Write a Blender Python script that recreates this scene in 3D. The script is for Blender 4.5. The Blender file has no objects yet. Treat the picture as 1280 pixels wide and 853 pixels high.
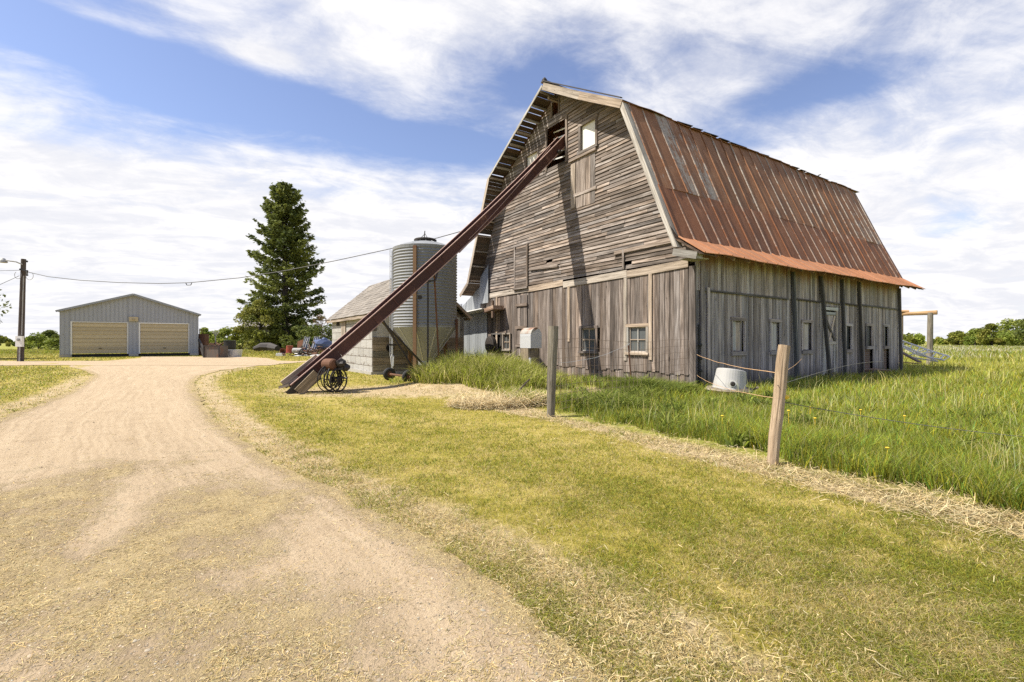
import bpy, math, random
import numpy as np
from mathutils import Vector, Matrix, noise as mnoise
random.seed(7); RNG = np.random.default_rng(11)
SC = bpy.context.scene
COL = SC.collection
F = 600.0; HC = 1.4; CX = 640.0; CY = 427.0
def gp(px, py):
    d = HC * F / (py - CY); return ((px - CX) / F * d, d)
def at(px, py, d): return Vector(((px - CX) / F * d, d, HC - (py - CY) / F * d))
def smooth(a, b, x):
    t = np.clip((x - a) / (b - a), 0, 1); return t * t * (3 - 2 * t)
def gz(x, y):
    x = np.asarray(x, float); y = np.asarray(y, float)
    z = .018 * np.sin(x * .9 + y * .35 + 1) * np.sin(y * .7 - x * .2) + .008 * np.sin(x * 2.3 + 2) * np.sin(y * 2.9 + x)
    z = z + .42 * np.exp(-(((x + .9) / 2.0) ** 2 + ((y - 15.2) / 2.0) ** 2)) + .12 * np.exp(-(((x - .2) / .8) ** 2 + ((y - 10.2) / .6) ** 2))
    far = smooth(25, 45, np.abs(y)) 
    return z * (1 - far)
# ------------------------------------------------------------------ materials
class NT:
    def __init__(s, tree): s.t = tree; tree.nodes.clear()
    def n(s, kind, _in=None, **kw):
        nd = s.t.nodes.new(kind)
        for k, v in kw.items(): setattr(nd, k, v)
        for k, v in (_in or {}).items():
            sock = nd.inputs[k]
            if isinstance(v, bpy.types.NodeSocket): s.t.links.new(v, sock)
            else: sock.default_value = v
        return nd
    def math(s, op, a, b=0.0, clamp=False):
        nd = s.n('ShaderNodeMath', operation=op, use_clamp=clamp)
        for i, v in enumerate((a, b)):
            if isinstance(v, bpy.types.NodeSocket): s.t.links.new(v, nd.inputs[i])
            else: nd.inputs[i].default_value = v
        return nd.outputs[0]
    def vmath(s, op, a, b=(0, 0, 0)):
        nd = s.n('ShaderNodeVectorMath', operation=op)
        for i, v in enumerate((a, b)):
            if isinstance(v, bpy.types.NodeSocket): s.t.links.new(v, nd.inputs[i])
            else: nd.inputs[i].default_value = v
        return nd.outputs[0]
    def noise(s, vec, scale, detail=4, rough=.55, dist=0.0):
        return s.n('ShaderNodeTexNoise', {'Vector': vec, 'Scale': scale, 'Detail': detail, 'Roughness': rough, 'Distortion': dist}).outputs['Fac']
    def ramp(s, fac, stops, interp='LINEAR'):
        nd = s.n('ShaderNodeValToRGB', {'Fac': fac}); cr = nd.color_ramp; cr.interpolation = interp
        while len(cr.elements) < len(stops): cr.elements.new(.5)
        for e, (p, c) in zip(cr.elements, stops):
            e.position = p; e.color = (*c, 1) if len(c) == 3 else c
        return nd.outputs['Color']
    def rf(s, fac, a, b):   # smooth 0..1 mapping
        nd = s.n('ShaderNodeMapRange', {'Value': fac, 'From Min': a, 'From Max': b}, interpolation_type='SMOOTHSTEP')
        return nd.outputs['Result']
    def mix(s, fac, a, b, mode='MIX'):
        nd = s.n('ShaderNodeMix', data_type='RGBA', blend_type=mode)
        for k, v in ((0, fac), (6, a), (7, b)):
            if isinstance(v, bpy.types.NodeSocket): s.t.links.new(v, nd.inputs[k])
            else: nd.inputs[k].default_value = (*v, 1) if isinstance(v, tuple) and len(v) == 3 else v
        return nd.outputs[2]
    def scale(s, vec, xyz): return s.vmath('MULTIPLY', vec, xyz)
    def attr(s, name, out='Vector'): return s.n('ShaderNodeAttribute', attribute_name=name).outputs[out]
    def pos(s): return s.n('ShaderNodeNewGeometry').outputs['Position']
    def out(s, col, rough=.8, metal=0.0, bump=None, bs=.3, bd=.02, trans=None, spec=.3):
        p = s.n('ShaderNodeBsdfPrincipled', {'Roughness': rough, 'Metallic': metal, 'Specular IOR Level': spec})
        if isinstance(col, bpy.types.NodeSocket): s.t.links.new(col, p.inputs['Base Color'])
        else: p.inputs['Base Color'].default_value = (*col, 1)
        if bump is not None:
            b = s.n('ShaderNodeBump', {'Height': bump, 'Strength': bs, 'Distance': bd}); s.t.links.new(b.outputs[0], p.inputs['Normal'])
        sh = p.outputs[0]
        if trans:
            tr = s.n('ShaderNodeBsdfTranslucent')
            if isinstance(col, bpy.types.NodeSocket): s.t.links.new(col, tr.inputs['Color'])
            m = s.n('ShaderNodeMixShader', {0: trans}); s.t.links.new(sh, m.inputs[1]); s.t.links.new(tr.outputs[0], m.inputs[2]); sh = m.outputs[0]
        o = s.n('ShaderNodeOutputMaterial'); s.t.links.new(sh, o.inputs[0])
MATS = {}
def mat(name):
    m = bpy.data.materials.new(name); m.use_nodes = True; MATS[name] = m; return NT(m.node_tree)
def wood(name, dark, mid, light, tintamt=.55, warm=(1.12, .98, .86), cool=(.92, 1.0, 1.08), stain=None, bs=.5, gs=1.0):
    n = mat(name); bp = n.attr('bp'); rnd = n.attr('rnd', 'Fac')
    off = n.vmath('ADD', bp, n.n('ShaderNodeCombineXYZ', {'X': n.math('MULTIPLY', rnd, 37.0), 'Z': n.math('MULTIPLY', rnd, 91.0)}).outputs[0])
    g1 = n.noise(n.scale(off, (1.1 * gs, 26 * gs, 26 * gs)), 1.0, 6, .65, .4)
    g2 = n.noise(n.scale(off, (.5, 7, 7)), 1.0, 4, .6, 1.0)
    knots = n.noise(n.scale(off, (3.0, 9, 9)), 1.0, 2)
    c = n.ramp(n.math('ADD', n.math('MULTIPLY', g1, .6), n.math('MULTIPLY', g2, .4)), [(.33, dark), (.5, mid), (.66, light)])
    c = n.mix(n.rf(knots, .70, .78), c, tuple(x * .5 for x in dark))
    br = n.math('ADD', 1 - tintamt / 2, n.math('MULTIPLY', rnd, tintamt))
    c = n.mix(1.0, c, n.n('ShaderNodeCombineColor', {0: br, 1: br, 2: br}).outputs[0], 'MULTIPLY')
    h = n.math('FRACT', n.math('MULTIPLY', rnd, 17.31))
    c = n.mix(1.0, c, n.mix(h, warm, cool), 'MULTIPLY')
    big = n.noise(n.pos(), .9, 4, .6)
    c = n.mix(n.math('MULTIPLY', n.rf(big, .5, .75), .28), c, dark)
    if stain: c = stain(n, c)
    n.out(c, .88, bump=g1, bs=bs, bd=.012, spec=.2)
wood('wood_gable', (.040, .033, .029), (.180, .148, .126), (.43, .378, .34), .75, (1.06, .99, .92), (.95, 1.0, 1.06), gs=1.0)
wood('wood_gable_lower', (.040, .033, .029), (.175, .142, .122), (.37, .32, .288), .8, (1.06, .99, .92), (.95, 1.0, 1.06))
def side_stain(n, c):
    z = n.n('ShaderNodeSeparateXYZ', {0: n.pos()}).outputs[2]
    q = n.noise(n.scale(n.pos(), (3, 3, .7)), 1.0, 4)
    f = n.math('MULTIPLY', n.rf(n.math('ADD', z, n.math('MULTIPLY', q, 1.1)), 4.05, 4.6), .75)
    c = n.mix(f, c, (.20, .075, .032))
    f2 = n.rf(n.math('SUBTRACT', z, n.math('MULTIPLY', q, .8)), .25, -.3)
    return n.mix(n.math('MULTIPLY', f2, .6), c, (.07, .06, .05))
wood('wood_side', (.085, .077, .078), (.300, .270, .272), (.52, .48, .48), .8, (1.05, 1, .94), (.95, 1, 1.05), side_stain)
wood('wood_pale_grey', (.20, .19, .18), (.42, .40, .38), (.58, .56, .53), .4)
wood('wood_dark', (.030, .029, .029), (.085, .082, .08), (.16, .155, .15), .4)
wood('wood_trim', (.12, .10, .082), (.33, .29, .245), (.54, .49, .43), .45)
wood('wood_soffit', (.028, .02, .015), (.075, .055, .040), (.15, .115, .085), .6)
wood('wood_post', (.075, .055, .037), (.30, .235, .165), (.50, .42, .315), .3, gs=2.4, bs=.9)
wood('wood_old_post', (.045, .042, .034), (.20, .175, .135), (.38, .34, .275), .3, gs=2.2, bs=.9)
wood('wood_fresh', (.20, .12, .06), (.36, .235, .125), (.46, .33, .19), .3)
wood('wood_pole', (.035, .027, .022), (.09, .07, .06), (.16, .135, .115), .3)
wood('wood_junk', (.06, .04, .03), (.22, .15, .11), (.42, .34, .27), .9)
wood('bark', (.03, .022, .017), (.075, .06, .05), (.13, .11, .09), .3, bs=1.0)
def metal(name, base, var, rust=None, rustlo=.55, rusthi=.7, rough=.5, met=.0, sc=1.0, streak=(6, 1.2, 1), bs=.15):
    n = mat(name); bp = n.attr('bp'); rnd = n.attr('rnd', 'Fac')
    off = n.vmath('ADD', bp, n.n('ShaderNodeCombineXYZ', {'X': n.math('MULTIPLY', rnd, 23.0), 'Y': n.math('MULTIPLY', rnd, 5.0)}).outputs[0])
    a = n.noise(n.scale(off, streak), sc, 5, .6, .3); b = n.noise(n.pos(), 2.2 * sc, 5, .6)
    c = n.mix(a, base, var)
    if rust:
        f = n.rf(n.math('ADD', n.math('MULTIPLY', a, .5), n.math('MULTIPLY', b, .5)), rustlo, rusthi)
        fine = n.noise(n.pos(), 14, 4)
        c = n.mix(f, c, n.mix(fine, tuple(x * .55 for x in rust), tuple(min(1, x * 1.4) for x in rust)))
    br = n.math('ADD', .85, n.math('MULTIPLY', rnd, .3))
    c = n.mix(1.0, c, n.n('ShaderNodeCombineColor', {0: br, 1: br, 2: br}).outputs[0], 'MULTIPLY')
    n.out(c, rough, met, bump=b, bs=bs, bd=.02, spec=.4)
metal('galv', (.42, .43, .45), (.60, .61, .63), (.30, .16, .08), .64, .74, .45, .35, streak=(1.5, 6, 1))
metal('rusty_galv', (.36, .34, .31), (.46, .43, .39), (.27, .125, .065), .44, .56, .7, .0, streak=(1.5, 3, 1))
metal('bin_galv', (.21, .22, .235), (.30, .31, .325), (.22, .12, .07), .70, .82, .6, .1, streak=(.6, 5, 1))
metal('galv_panel', (.25, .27, .295), (.36, .38, .40), (.28, .16, .10), .68, .8, .5, .2, streak=(.6, 6, 1))
metal('garage_steel', (.32, .335, .365), (.40, .415, .445), (.27, .255, .24), .56, .72, rough=.55, streak=(.5, 5, 1))
metal('garage_door', (.42, .345, .21), (.56, .475, .32), (.30, .25, .17), .6, .8, rough=.6, streak=(.5, 4, 1))
metal('white_paint', (.62, .61, .58), (.76, .75, .72), (.40, .30, .2), .72, .82, .6)
metal('white_drum', (.30, .295, .285), (.42, .41, .39), (.25, .17, .10), .58, .74, .55)
metal('elev_red', (.040, .015, .012), (.100, .035, .026), (.20, .10, .065), .52, .66, .65, streak=(.8, 8, 1))
metal('elev_lip', (.30, .17, .13), (.45, .31, .26), (.20, .08, .05), .6, .7, .6)
metal('rust', (.085, .040, .024), (.17, .080, .045), (.32, .16, .08), .55, .7, .85, bs=.4)
metal('rust_leg', (.13, .075, .04), (.24, .14, .07), (.16, .06, .03), .5, .65, .85, bs=.4)
metal('iron', (.018, .016, .015), (.05, .04, .035), (.10, .045, .025), .58, .7, .6)
metal('black', (.012, .012, .013), (.03, .03, .03), None, rough=.6)
metal('wire', (.12, .11, .10), (.2, .19, .18), None, rough=.6)
metal('fence_rust', (.14, .10, .075), (.24, .17, .12), None, rough=.7)
metal('twine', (.42, .25, .13), (.55, .36, .2), None, rough=.9)
metal('blue_stripe', (.05, .08, .20), (.12, .16, .30), None, rough=.6)
metal('white_cloth', (.6, .6, .6), (.75, .75, .75), None, rough=.8)
metal('red_paint', (.22, .03, .02), (.35, .07, .04), (.2, .09, .05), .5, .65, .6)
metal('grey_junk', (.22, .22, .22), (.45, .45, .44), (.25, .12, .06), .55, .7, .6)
metal('old_steel', (.06, .05, .042), (.16, .13, .105), (.16, .075, .04), .5, .66, .8)
metal('orange_rust', (.20, .095, .055), (.34, .17, .105), None, rough=.8)
metal('concrete', (.30, .28, .25), (.45, .43, .39), (.10, .085, .07), .55, .7, .9, bs=.6, streak=(4, 4, 4))
metal('yellow', (.75, .45, .03), (.85, .6, .05), None, rough=.5)
metal('window_dark', (.05, .055, .06), (.13, .14, .14), None, rough=.15)
metal('window_white', (.66, .64, .58), (.80, .78, .72), None, rough=.7)
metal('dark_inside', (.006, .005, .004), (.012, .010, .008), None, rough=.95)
def roofmat(name, c0, c1, c2, galv_amt, lo, hi):
    n = mat(name); bp = n.attr('bp'); rnd = n.attr('rnd', 'Fac')
    off = n.vmath('ADD', bp, n.n('ShaderNodeCombineXYZ', {'X': n.math('MULTIPLY', rnd, 13.0)}).outputs[0])
    st = n.noise(n.scale(off, (4.5, .7, 1)), 1.0, 6, .6, .5)
    bl = n.noise(bp, 1.1, 5, .6, .5); fine = n.noise(n.scale(bp, (1.0, .7, 1)), 16, 4, .6)
    c = n.ramp(n.math('ADD', n.math('MULTIPLY', st, .45), n.math('ADD', n.math('MULTIPLY', bl, .35), n.math('MULTIPLY', fine, .2))),
               [(.34, c0), (.5, c1), (.64, c2)])
    br = n.math('ADD', .88, n.math('MULTIPLY', rnd, .22))
    c = n.mix(1.0, c, n.n('ShaderNodeCombineColor', {0: br, 1: br, 2: br}).outputs[0], 'MULTIPLY')
    if galv_amt:
        g = n.attr('galv', 'Fac')
        f = n.rf(n.math('ADD', g, n.math('ADD', n.math('MULTIPLY', n.math('SUBTRACT', n.noise(n.scale(off, (9, .8, 1)), 1.0, 5, .7), .5), 2.0), n.math('MULTIPLY', n.math('SUBTRACT', n.noise(bp, 2.4, 5, .7), .5), 1.6))), lo, hi)
        gc = n.ramp(fine, [(.35, (.24, .22, .19)), (.6, (.42, .40, .37)), (.75, (.30, .22, .16))])
        c = n.mix(n.math('MULTIPLY', f, galv_amt), c, gc)
    n.out(c, .72, .0, bump=fine, bs=.25, bd=.015, spec=.35)
roofmat('roof_upper', (.120, .052, .026), (.230, .105, .050), (.32, .168, .092), .75, .45, .85)
roofmat('roof_lower', (.130, .050, .024), (.205, .082, .037), (.27, .118, .058), .5, .5, .9)
roofmat('roof_flare', (.25, .108, .052), (.36, .165, .082), (.43, .215, .118), 0, 0, 1)
roofmat('shingle', (.10, .085, .07), (.20, .175, .148), (.30, .27, .235), 0, 0, 1)
n = mat('block')
bp = n.attr('bp')
br = n.n('ShaderNodeTexBrick', {'Vector': bp, 'Scale': 1.0, 'Mortar Size': .012, 'Brick Width': .82, 'Row Height': .37, 'Color1': (.38, .37, .355, 1), 'Color2': (.30, .29, .275, 1), 'Mortar': (.11, .09, .075, 1), 'Mortar Smooth': .2})
q = n.noise(n.scale(bp, (3, 9, 3)), 1.0, 6, .7); z = n.n('ShaderNodeSeparateXYZ', {0: bp}).outputs[1]
fr = n.math('FRACT', n.math('DIVIDE', z, .37))
f = n.math('MULTIPLY', n.rf(n.math('ADD', q, n.math('ADD', n.math('MULTIPLY', fr, -.26), n.math('MULTIPLY', z, -.055))), .44, .52), .85)
n.out(n.mix(f, br.outputs['Color'], (.10, .07, .052)), .92, bump=n.math('ADD', q, br.outputs['Fac']), bs=.6, bd=.03)
n = mat('brick_infill')
bp = n.attr('bp')
br = n.n('ShaderNodeTexBrick', {'Vector': bp, 'Scale': 1.0, 'Mortar Size': .012, 'Brick Width': .2, 'Row Height': .085, 'Color1': (.16, .085, .06, 1), 'Color2': (.10, .055, .04, 1), 'Mortar': (.22, .2, .18, 1)})
n.out(br.outputs['Color'], .92, bump=br.outputs['Fac'], bs=.6, bd=-.02)
n = mat('house_wall'); n.out(n.mix(n.noise(n.pos(), .6), (.05, .047, .045), (.10, .095, .09)), .9)
def leafmat(name, trans=.3, rough=.65, mul=1.0):
    n = mat(name); c = n.attr('tint', 'Color')
    n.out(c, rough, trans=trans, spec=.25)
leafmat('leaf'); leafmat('blade', .48, .6); leafmat('dry', .15, .8); leafmat('needle', .28, .7)
# ground cover: one field of noise, wear and mowing lines over the land
n = mat('ground'); p = n.pos(); sx = n.n('ShaderNodeSeparateXYZ', {0: p}); X, Y = sx.outputs[0], sx.outputs[1]
rot = n.n('ShaderNodeVectorRotate', {'Vector': p, 'Angle': -.98}, rotation_type='Z_AXIS').outputs[0]
a = n.noise(n.scale(rot, (.9, .22, 1)), 1.0, 5, .6, .6); b = n.noise(p, 3.0, 6, .7); fine = n.noise(p, 45, 5, .75); big = n.noise(p, .25, 4, .6)
b2 = n.noise(p, 9.0, 5, .7)
t = n.math('ADD', n.math('MULTIPLY', a, .35), n.math('ADD', n.math('MULTIPLY', b, .25), n.math('ADD', n.math('MULTIPLY', b2, .25), n.math('MULTIPLY', fine, .2))))
lawn = n.ramp(t, [(.40, (.11, .11, .018)), (.49, (.26, .22, .038)), (.57, (.37, .30, .085)), (.65, (.47, .375, .17))])
dirt = n.ramp(n.math('ADD', n.math('MULTIPLY', b, .6), n.math('MULTIPLY', fine, .5)), [(.35, (.26, .19, .105)), (.55, (.42, .325, .19)), (.7, (.52, .42, .27))])
dry = n.attr('dry', 'Fac')
col = n.mix(n.rf(n.math('ADD', dry, n.math('MULTIPLY', n.math('SUBTRACT', b, .5), .9)), .3, .75), lawn, dirt)
mead = n.ramp(n.math('ADD', n.math('MULTIPLY', a, .4), n.math('ADD', n.math('MULTIPLY', b, .3), n.math('MULTIPLY', big, .35))), [(.40, (.15, .18, .028)), (.52, (.25, .25, .05)), (.64, (.40, .36, .15))])
col = n.mix(n.attr('meadow', 'Fac'), col, mead)
soil = n.attr('soil', 'Fac')
col = n.mix(n.rf(n.math('ADD', soil, n.math('MULTIPLY', n.math('SUBTRACT', b, .5), .8)), .35, .7), col, (.33, .25, .165))
n.out(col, .95, bump=n.math('ADD', n.math('MULTIPLY', fine, .5), b), bs=.9, bd=.04, spec=.1)
n = mat('dirt'); p = n.pos(); bp = n.attr('bp'); sb = n.n('ShaderNodeSeparateXYZ', {0: bp}); U = sb.outputs[0]
along = n.noise(n.scale(bp, (9, .35, 1)), 1.0, 4, .6, .3); b = n.noise(p, 2.6, 8, .72); fine = n.noise(p, 38, 5, .75); peb = n.n('ShaderNodeTexVoronoi', {'Vector': p, 'Scale': 55.0}); pv = peb.outputs['Distance']
t = n.math('ADD', n.math('MULTIPLY', along, .35), n.math('ADD', n.math('MULTIPLY', b, .35), n.math('MULTIPLY', fine, .3)))
c = n.ramp(t, [(.34, (.29, .218, .140)), (.5, (.415, .32, .212)), (.64, (.51, .408, .282))])
c = n.mix(n.math('MULTIPLY', n.rf(pv, .25, .05), .35), c, n.mix(n.math('FRACT', n.math('MULTIPLY', peb.outputs['Color'], 3.0)), (.22, .18, .15), (.55, .48, .40)))
mat_f = n.rf(n.math('ADD', n.attr('mat', 'Fac'), n.math('ADD', n.math('MULTIPLY', n.math('SUBTRACT', b, .5), 2.6), n.math('MULTIPLY', n.math('SUBTRACT', fine, .5), 1.4))), .25, .95)
st = n.noise(n.scale(p, (1, 1, 1)), 90, 3, .8)
c = n.mix(n.math('MULTIPLY', mat_f, .7), c, n.ramp(n.math('ADD', n.math('MULTIPLY', b, .4), n.math('MULTIPLY', st, .6)), [(.38, (.19, .138, .060)), (.50, (.41, .315, .150)), (.64, (.53, .42, .225))]))
n.out(c, .95, bump=n.math('ADD', n.math('MULTIPLY', fine, .7), n.math('ADD', b, n.math('MULTIPLY', n.math('MULTIPLY', mat_f, st), .8))), bs=.75, bd=.035, spec=.1)
# ------------------------------------------------------------------ mesh builder
def V(*a): return Vector(a)
class MB:
    def __init__(s): s.v = []; s.f = []; s.bp = []; s.r = []; s.g = []
    def hexa(s, c, bp=None, r=None, g=0.0):   # 8 corners: bottom loop 0-3, top loop 4-7
        i = len(s.v); r = random.random() if r is None else r
        s.v += [Vector(p) for p in c]; s.r += [r] * 8; s.g += [g] * 8
        s.bp += [Vector(q) for q in (bp or c)]
        s.f += [(i, i+3, i+2, i+1), (i+4, i+5, i+6, i+7), (i, i+1, i+5, i+4), (i+1, i+2, i+6, i+5), (i+2, i+3, i+7, i+6), (i+3, i, i+4, i+7)]
    def box(s, lo, hi, grain=0, r=None, g=0.0):
        x0, y0, z0 = lo; x1, y1, z1 = hi
        c = [V(x0,y0,z0), V(x1,y0,z0), V(x1,y1,z0), V(x0,y1,z0), V(x0,y0,z1), V(x1,y0,z1), V(x1,y1,z1), V(x0,y1,z1)]
        o = [(0,1,2), (1,2,0), (2,0,1)][grain]
        s.hexa(c, [V(p[o[0]], p[o[1]], p[o[2]]) for p in c], r, g)
    def bar(s, a, b, w, h, up=V(0,0,1), r=None, g=0.0, tw=None):
        a = V(*a); b = V(*b); d = b - a; L = d.length; d.normalize()
        sd = d.cross(up)
        if sd.length < 1e-4: sd = d.cross(V(1,0,0))
        sd.normalize(); u = sd.cross(d); w2 = (tw or w) / 2; w /= 2; h /= 2
        c = []; bp = []
        for e, pt, ww in ((0, a, w), (1, b, w2)):
            for (i, j) in ((-1,-1), (1,-1), (1,1), (-1,1)):
                c.append(pt + sd * (i*ww) + u * (j*h)); bp.append(V(e*L, i*ww, j*h))
        s.hexa(c, bp, r, g)
    def tube(s, pts, rad, n=8, cap=True, r=None, closed=False):
        pts = [V(*p) for p in pts]; r = random.random() if r is None else r
        rads = rad if isinstance(rad, (list, tuple)) else [rad] * len(pts)
        i0 = len(s.v); ref = None; Ln = 0; m = len(pts)
        for k, p in enumerate(pts):
            if closed: d = pts[(k+1) % m] - pts[k-1]
            else: d = pts[min(k+1, m-1)] - pts[max(k-1, 0)]
            if d.length < 1e-9: d = V(0,0,1)
            d.normalize()
            if ref is None: ref = d.cross(V(0,0,1)) if abs(d.z) < .95 else d.cross(V(1,0,0))
            ref = ref - d * ref.dot(d); ref.normalize(); w = d.cross(ref)
            if k: Ln += (p - pts[k-1]).length
            for j in range(n):
                a = 2 * math.pi * j / n
                s.v.append(p + ref * (rads[k] * math.cos(a)) + w * (rads[k] * math.sin(a))); s.bp.append(V(Ln, rads[k]*math.cos(a), rads[k]*math.sin(a))); s.r.append(r); s.g.append(0)
        K = m if closed else m - 1
        for k in range(K):
            k2 = (k + 1) % m
            for j in range(n):
                j2 = (j+1) % n; s.f.append((i0+k*n+j, i0+k*n+j2, i0+k2*n+j2, i0+k2*n+j))
        if cap and not closed:
            s.f.append(tuple(i0 + j for j in reversed(range(n)))); s.f.append(tuple(i0 + (m-1)*n + j for j in range(n)))
    def lathe(s, c, prof, n=32, r=None, cap=(False, False), axis=None):
        i0 = len(s.v); r = random.random() if r is None else r; c = V(*c)
        M = Matrix.Identity(3) if axis is None else V(0,0,1).rotation_difference(V(*axis)).to_matrix()
        for k, (ra, z) in enumerate(prof):
            for j in range(n):
                a = 2*math.pi*j/n; s.v.append(c + M @ V(ra*math.cos(a), ra*math.sin(a), z)); s.bp.append(V(z, a*max(ra,.3), ra)); s.r.append(r); s.g.append(0)
        for k in range(len(prof)-1):
            for j in range(n):
                j2 = (j+1) % n; s.f.append((i0+k*n+j, i0+k*n+j2, i0+(k+1)*n+j2, i0+(k+1)*n+j))
        if cap[0]: s.f.append(tuple(i0 + j for j in reversed(range(n))))
        if cap[1]: s.f.append(tuple(i0 + (len(prof)-1)*n + j for j in range(n)))
    def poly(s, pts, off, bp=None, r=None):     # polygon extruded by off
        i = len(s.v); m = len(pts); r = random.random() if r is None else r; off = V(*off); pts = [V(*p) for p in pts]
        s.v += pts + [p + off for p in pts]; s.bp += [V(*q) for q in (bp or pts)] * 2; s.r += [r] * (2*m); s.g += [0] * (2*m)
        s.f.append(tuple(range(i, i+m))); s.f.append(tuple(i+m+k for k in reversed(range(m))))
        for k in range(m): s.f.append((i+k, i+m+k, i+m+(k+1) % m, i+(k+1) % m))
    def blob(s, c, rad, seed=0, sub=2, amp=.25, freq=1.5):
        import bmesh
        bm = bmesh.new(); bmesh.ops.create_icosphere(bm, subdivisions=sub, radius=1); i = len(s.v); r = random.random()
        for v in bm.verts:
            k = 1 + amp * mnoise.noise(v.co * freq + V(seed*3.1, seed, 0)); s.v.append(V(c[0]+v.co.x*rad[0]*k, c[1]+v.co.y*rad[1]*k, c[2]+v.co.z*rad[2]*k)); s.bp.append(s.v[-1]); s.r.append(r); s.g.append(0)
        s.f += [tuple(i + v.index for v in f.verts) for f in bm.faces]; bm.free()
    def build(s, name, material, parent=None, smooth=False, local=False):
        me = bpy.data.meshes.new(name)
        vs = s.v
        if parent is not None and not local:
            M = ROOTM[parent.name].inverted(); vs = [M @ v for v in vs]
        me.from_pydata([tuple(v) for v in vs], [], s.f)
        a = me.attributes.new('bp', 'FLOAT_VECTOR', 'POINT'); a.data.foreach_set('vector', np.array([tuple(b) for b in s.bp], np.float32).ravel())
        a = me.attributes.new('rnd', 'FLOAT', 'POINT'); a.data.foreach_set('value', np.array(s.r, np.float32))
        if any(s.g):
            a = me.attributes.new('galv', 'FLOAT', 'POINT'); a.data.foreach_set('value', np.array(s.g, np.float32))
        me.materials.append(MATS[material])
        if smooth: me.polygons.foreach_set('use_smooth', [True] * len(me.polygons))
        o = bpy.data.objects.new(name, me); COL.objects.link(o)
        if parent is not None: o.parent = parent; ROOTM[o.name] = ROOTM[parent.name]
        else: ROOTM[o.name] = Matrix.Identity(4)
        me.update(); return o
ROOTM = {}
def tag(o, label, cat=None, group=None, kind=None):
    o['label'] = label
    if cat: o['category'] = cat
    if group: o['group'] = group
    if kind: o['kind'] = kind
    return o
def thing(name, label, cat, loc=(0,0,0), rz=0.0, group=None):
    o = bpy.data.objects.new(name, None); o.empty_display_size = .3; COL.objects.link(o); o.location = loc; o.rotation_euler = (0, 0, rz)
    ROOTM[o.name] = Matrix.Translation(Vector(loc)) @ Matrix.Rotation(rz, 4, 'Z')
    return tag(o, label, cat, group)
def recentre(o):   # put a one-mesh thing's origin at its own base
    me = o.data; co = np.empty(len(me.vertices)*3, np.float32); me.vertices.foreach_get('co', co); co = co.reshape(-1, 3)
    c = np.array([(co[:,0].min()+co[:,0].max())/2, (co[:,1].min()+co[:,1].max())/2, co[:,2].min()], np.float32)
    me.vertices.foreach_set('co', (co - c).ravel()); o.location = Vector(c.tolist()); me.update(); return o
def one(mb, name, material, label, cat, group=None, smooth=False, kind=None):
    return tag(recentre(mb.build(name, material, None, smooth)), label, cat, group, kind)
def copy_thing(o, loc, rz, label=None):
    c = o.copy(); COL.objects.link(c); c.location = loc; c.rotation_euler = (0, 0, rz)
    if label: c['label'] = label
    for ch in o.children:
        d = ch.copy(); COL.objects.link(d); d.parent = c
        for g in ch.children:
            e = g.copy(); COL.objects.link(e); e.parent = d
    return c
def fast(name, co, faces_len, loops, material, col=None, attrs=None, parent=None):
    me = bpy.data.meshes.new(name); nv = len(co)
    me.vertices.add(nv); me.vertices.foreach_set('co', np.ascontiguousarray(co, np.float32).ravel())
    me.loops.add(len(loops)); me.loops.foreach_set('vertex_index', np.ascontiguousarray(loops, np.int32))
    st = np.concatenate([[0], np.cumsum(faces_len)[:-1]]).astype(np.int32)
    me.polygons.add(len(faces_len)); me.polygons.foreach_set('loop_start', st)
    me.update(calc_edges=True)
    if col is not None:
        a = me.attributes.new('tint', 'FLOAT_COLOR', 'POINT'); c4 = np.ones((nv, 4), np.float32); c4[:, :3] = col; a.data.foreach_set('color', c4.ravel())
    for k, val in (attrs or {}).items():
        if val.ndim == 2: a = me.attributes.new(k, 'FLOAT_VECTOR', 'POINT'); a.data.foreach_set('vector', val.astype(np.float32).ravel())
        else: a = me.attributes.new(k, 'FLOAT', 'POINT'); a.data.foreach_set('value', val.astype(np.float32))
    me.materials.append(MATS[material]); me.validate()
    o = bpy.data.objects.new(name, me); COL.objects.link(o)
    if parent is not None: o.parent = parent
    return o
def blades(name, base, h, w, lean, col, material='blade', parent=None):
    N = len(base); az = RNG.uniform(0, 2*np.pi, N); la = RNG.uniform(0, 2*np.pi, N)
    d = np.stack([np.cos(az), np.sin(az), 0*az], 1); ld = np.stack([np.cos(la), np.sin(la), 0*la], 1)
    up = np.array([0, 0, 1.0])
    mid = base + up * (h*.55)[:, None] + ld * (h*lean*.35)[:, None]
    tip = base + up * (h*(1-.35*np.minimum(lean, 1.2)))[:, None] + ld * (h*lean)[:, None]
    W = d * (w/2)[:, None]
    co = np.stack([base - W, base + W, mid + W*.8, mid - W*.8, tip], 1).reshape(-1, 3)
    i = np.arange(N)[:, None]*5
    loops = np.concatenate([i, i+1, i+2, i+3, i+3, i+2, i+4], 1).ravel(); fl = np.tile([4, 3], N)
    return fast(name, co, fl, loops, material, np.repeat(col, 5, 0), parent=parent)
def cards(cent, axis, ln, wd, rngv=None):   # rhombic leaf cards; returns co
    N = len(cent); r = RNG.normal(size=(N, 3)); axis = axis / np.linalg.norm(axis, axis=1)[:, None]
    s = np.cross(axis, r); s /= np.linalg.norm(s, axis=1)[:, None] + 1e-9
    A = axis * (ln/2)[:, None]; S = s * (wd/2)[:, None]
    return np.stack([cent - A, cent + S - A*.1, cent + A, cent - S - A*.1], 1).reshape(-1, 3)
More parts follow.
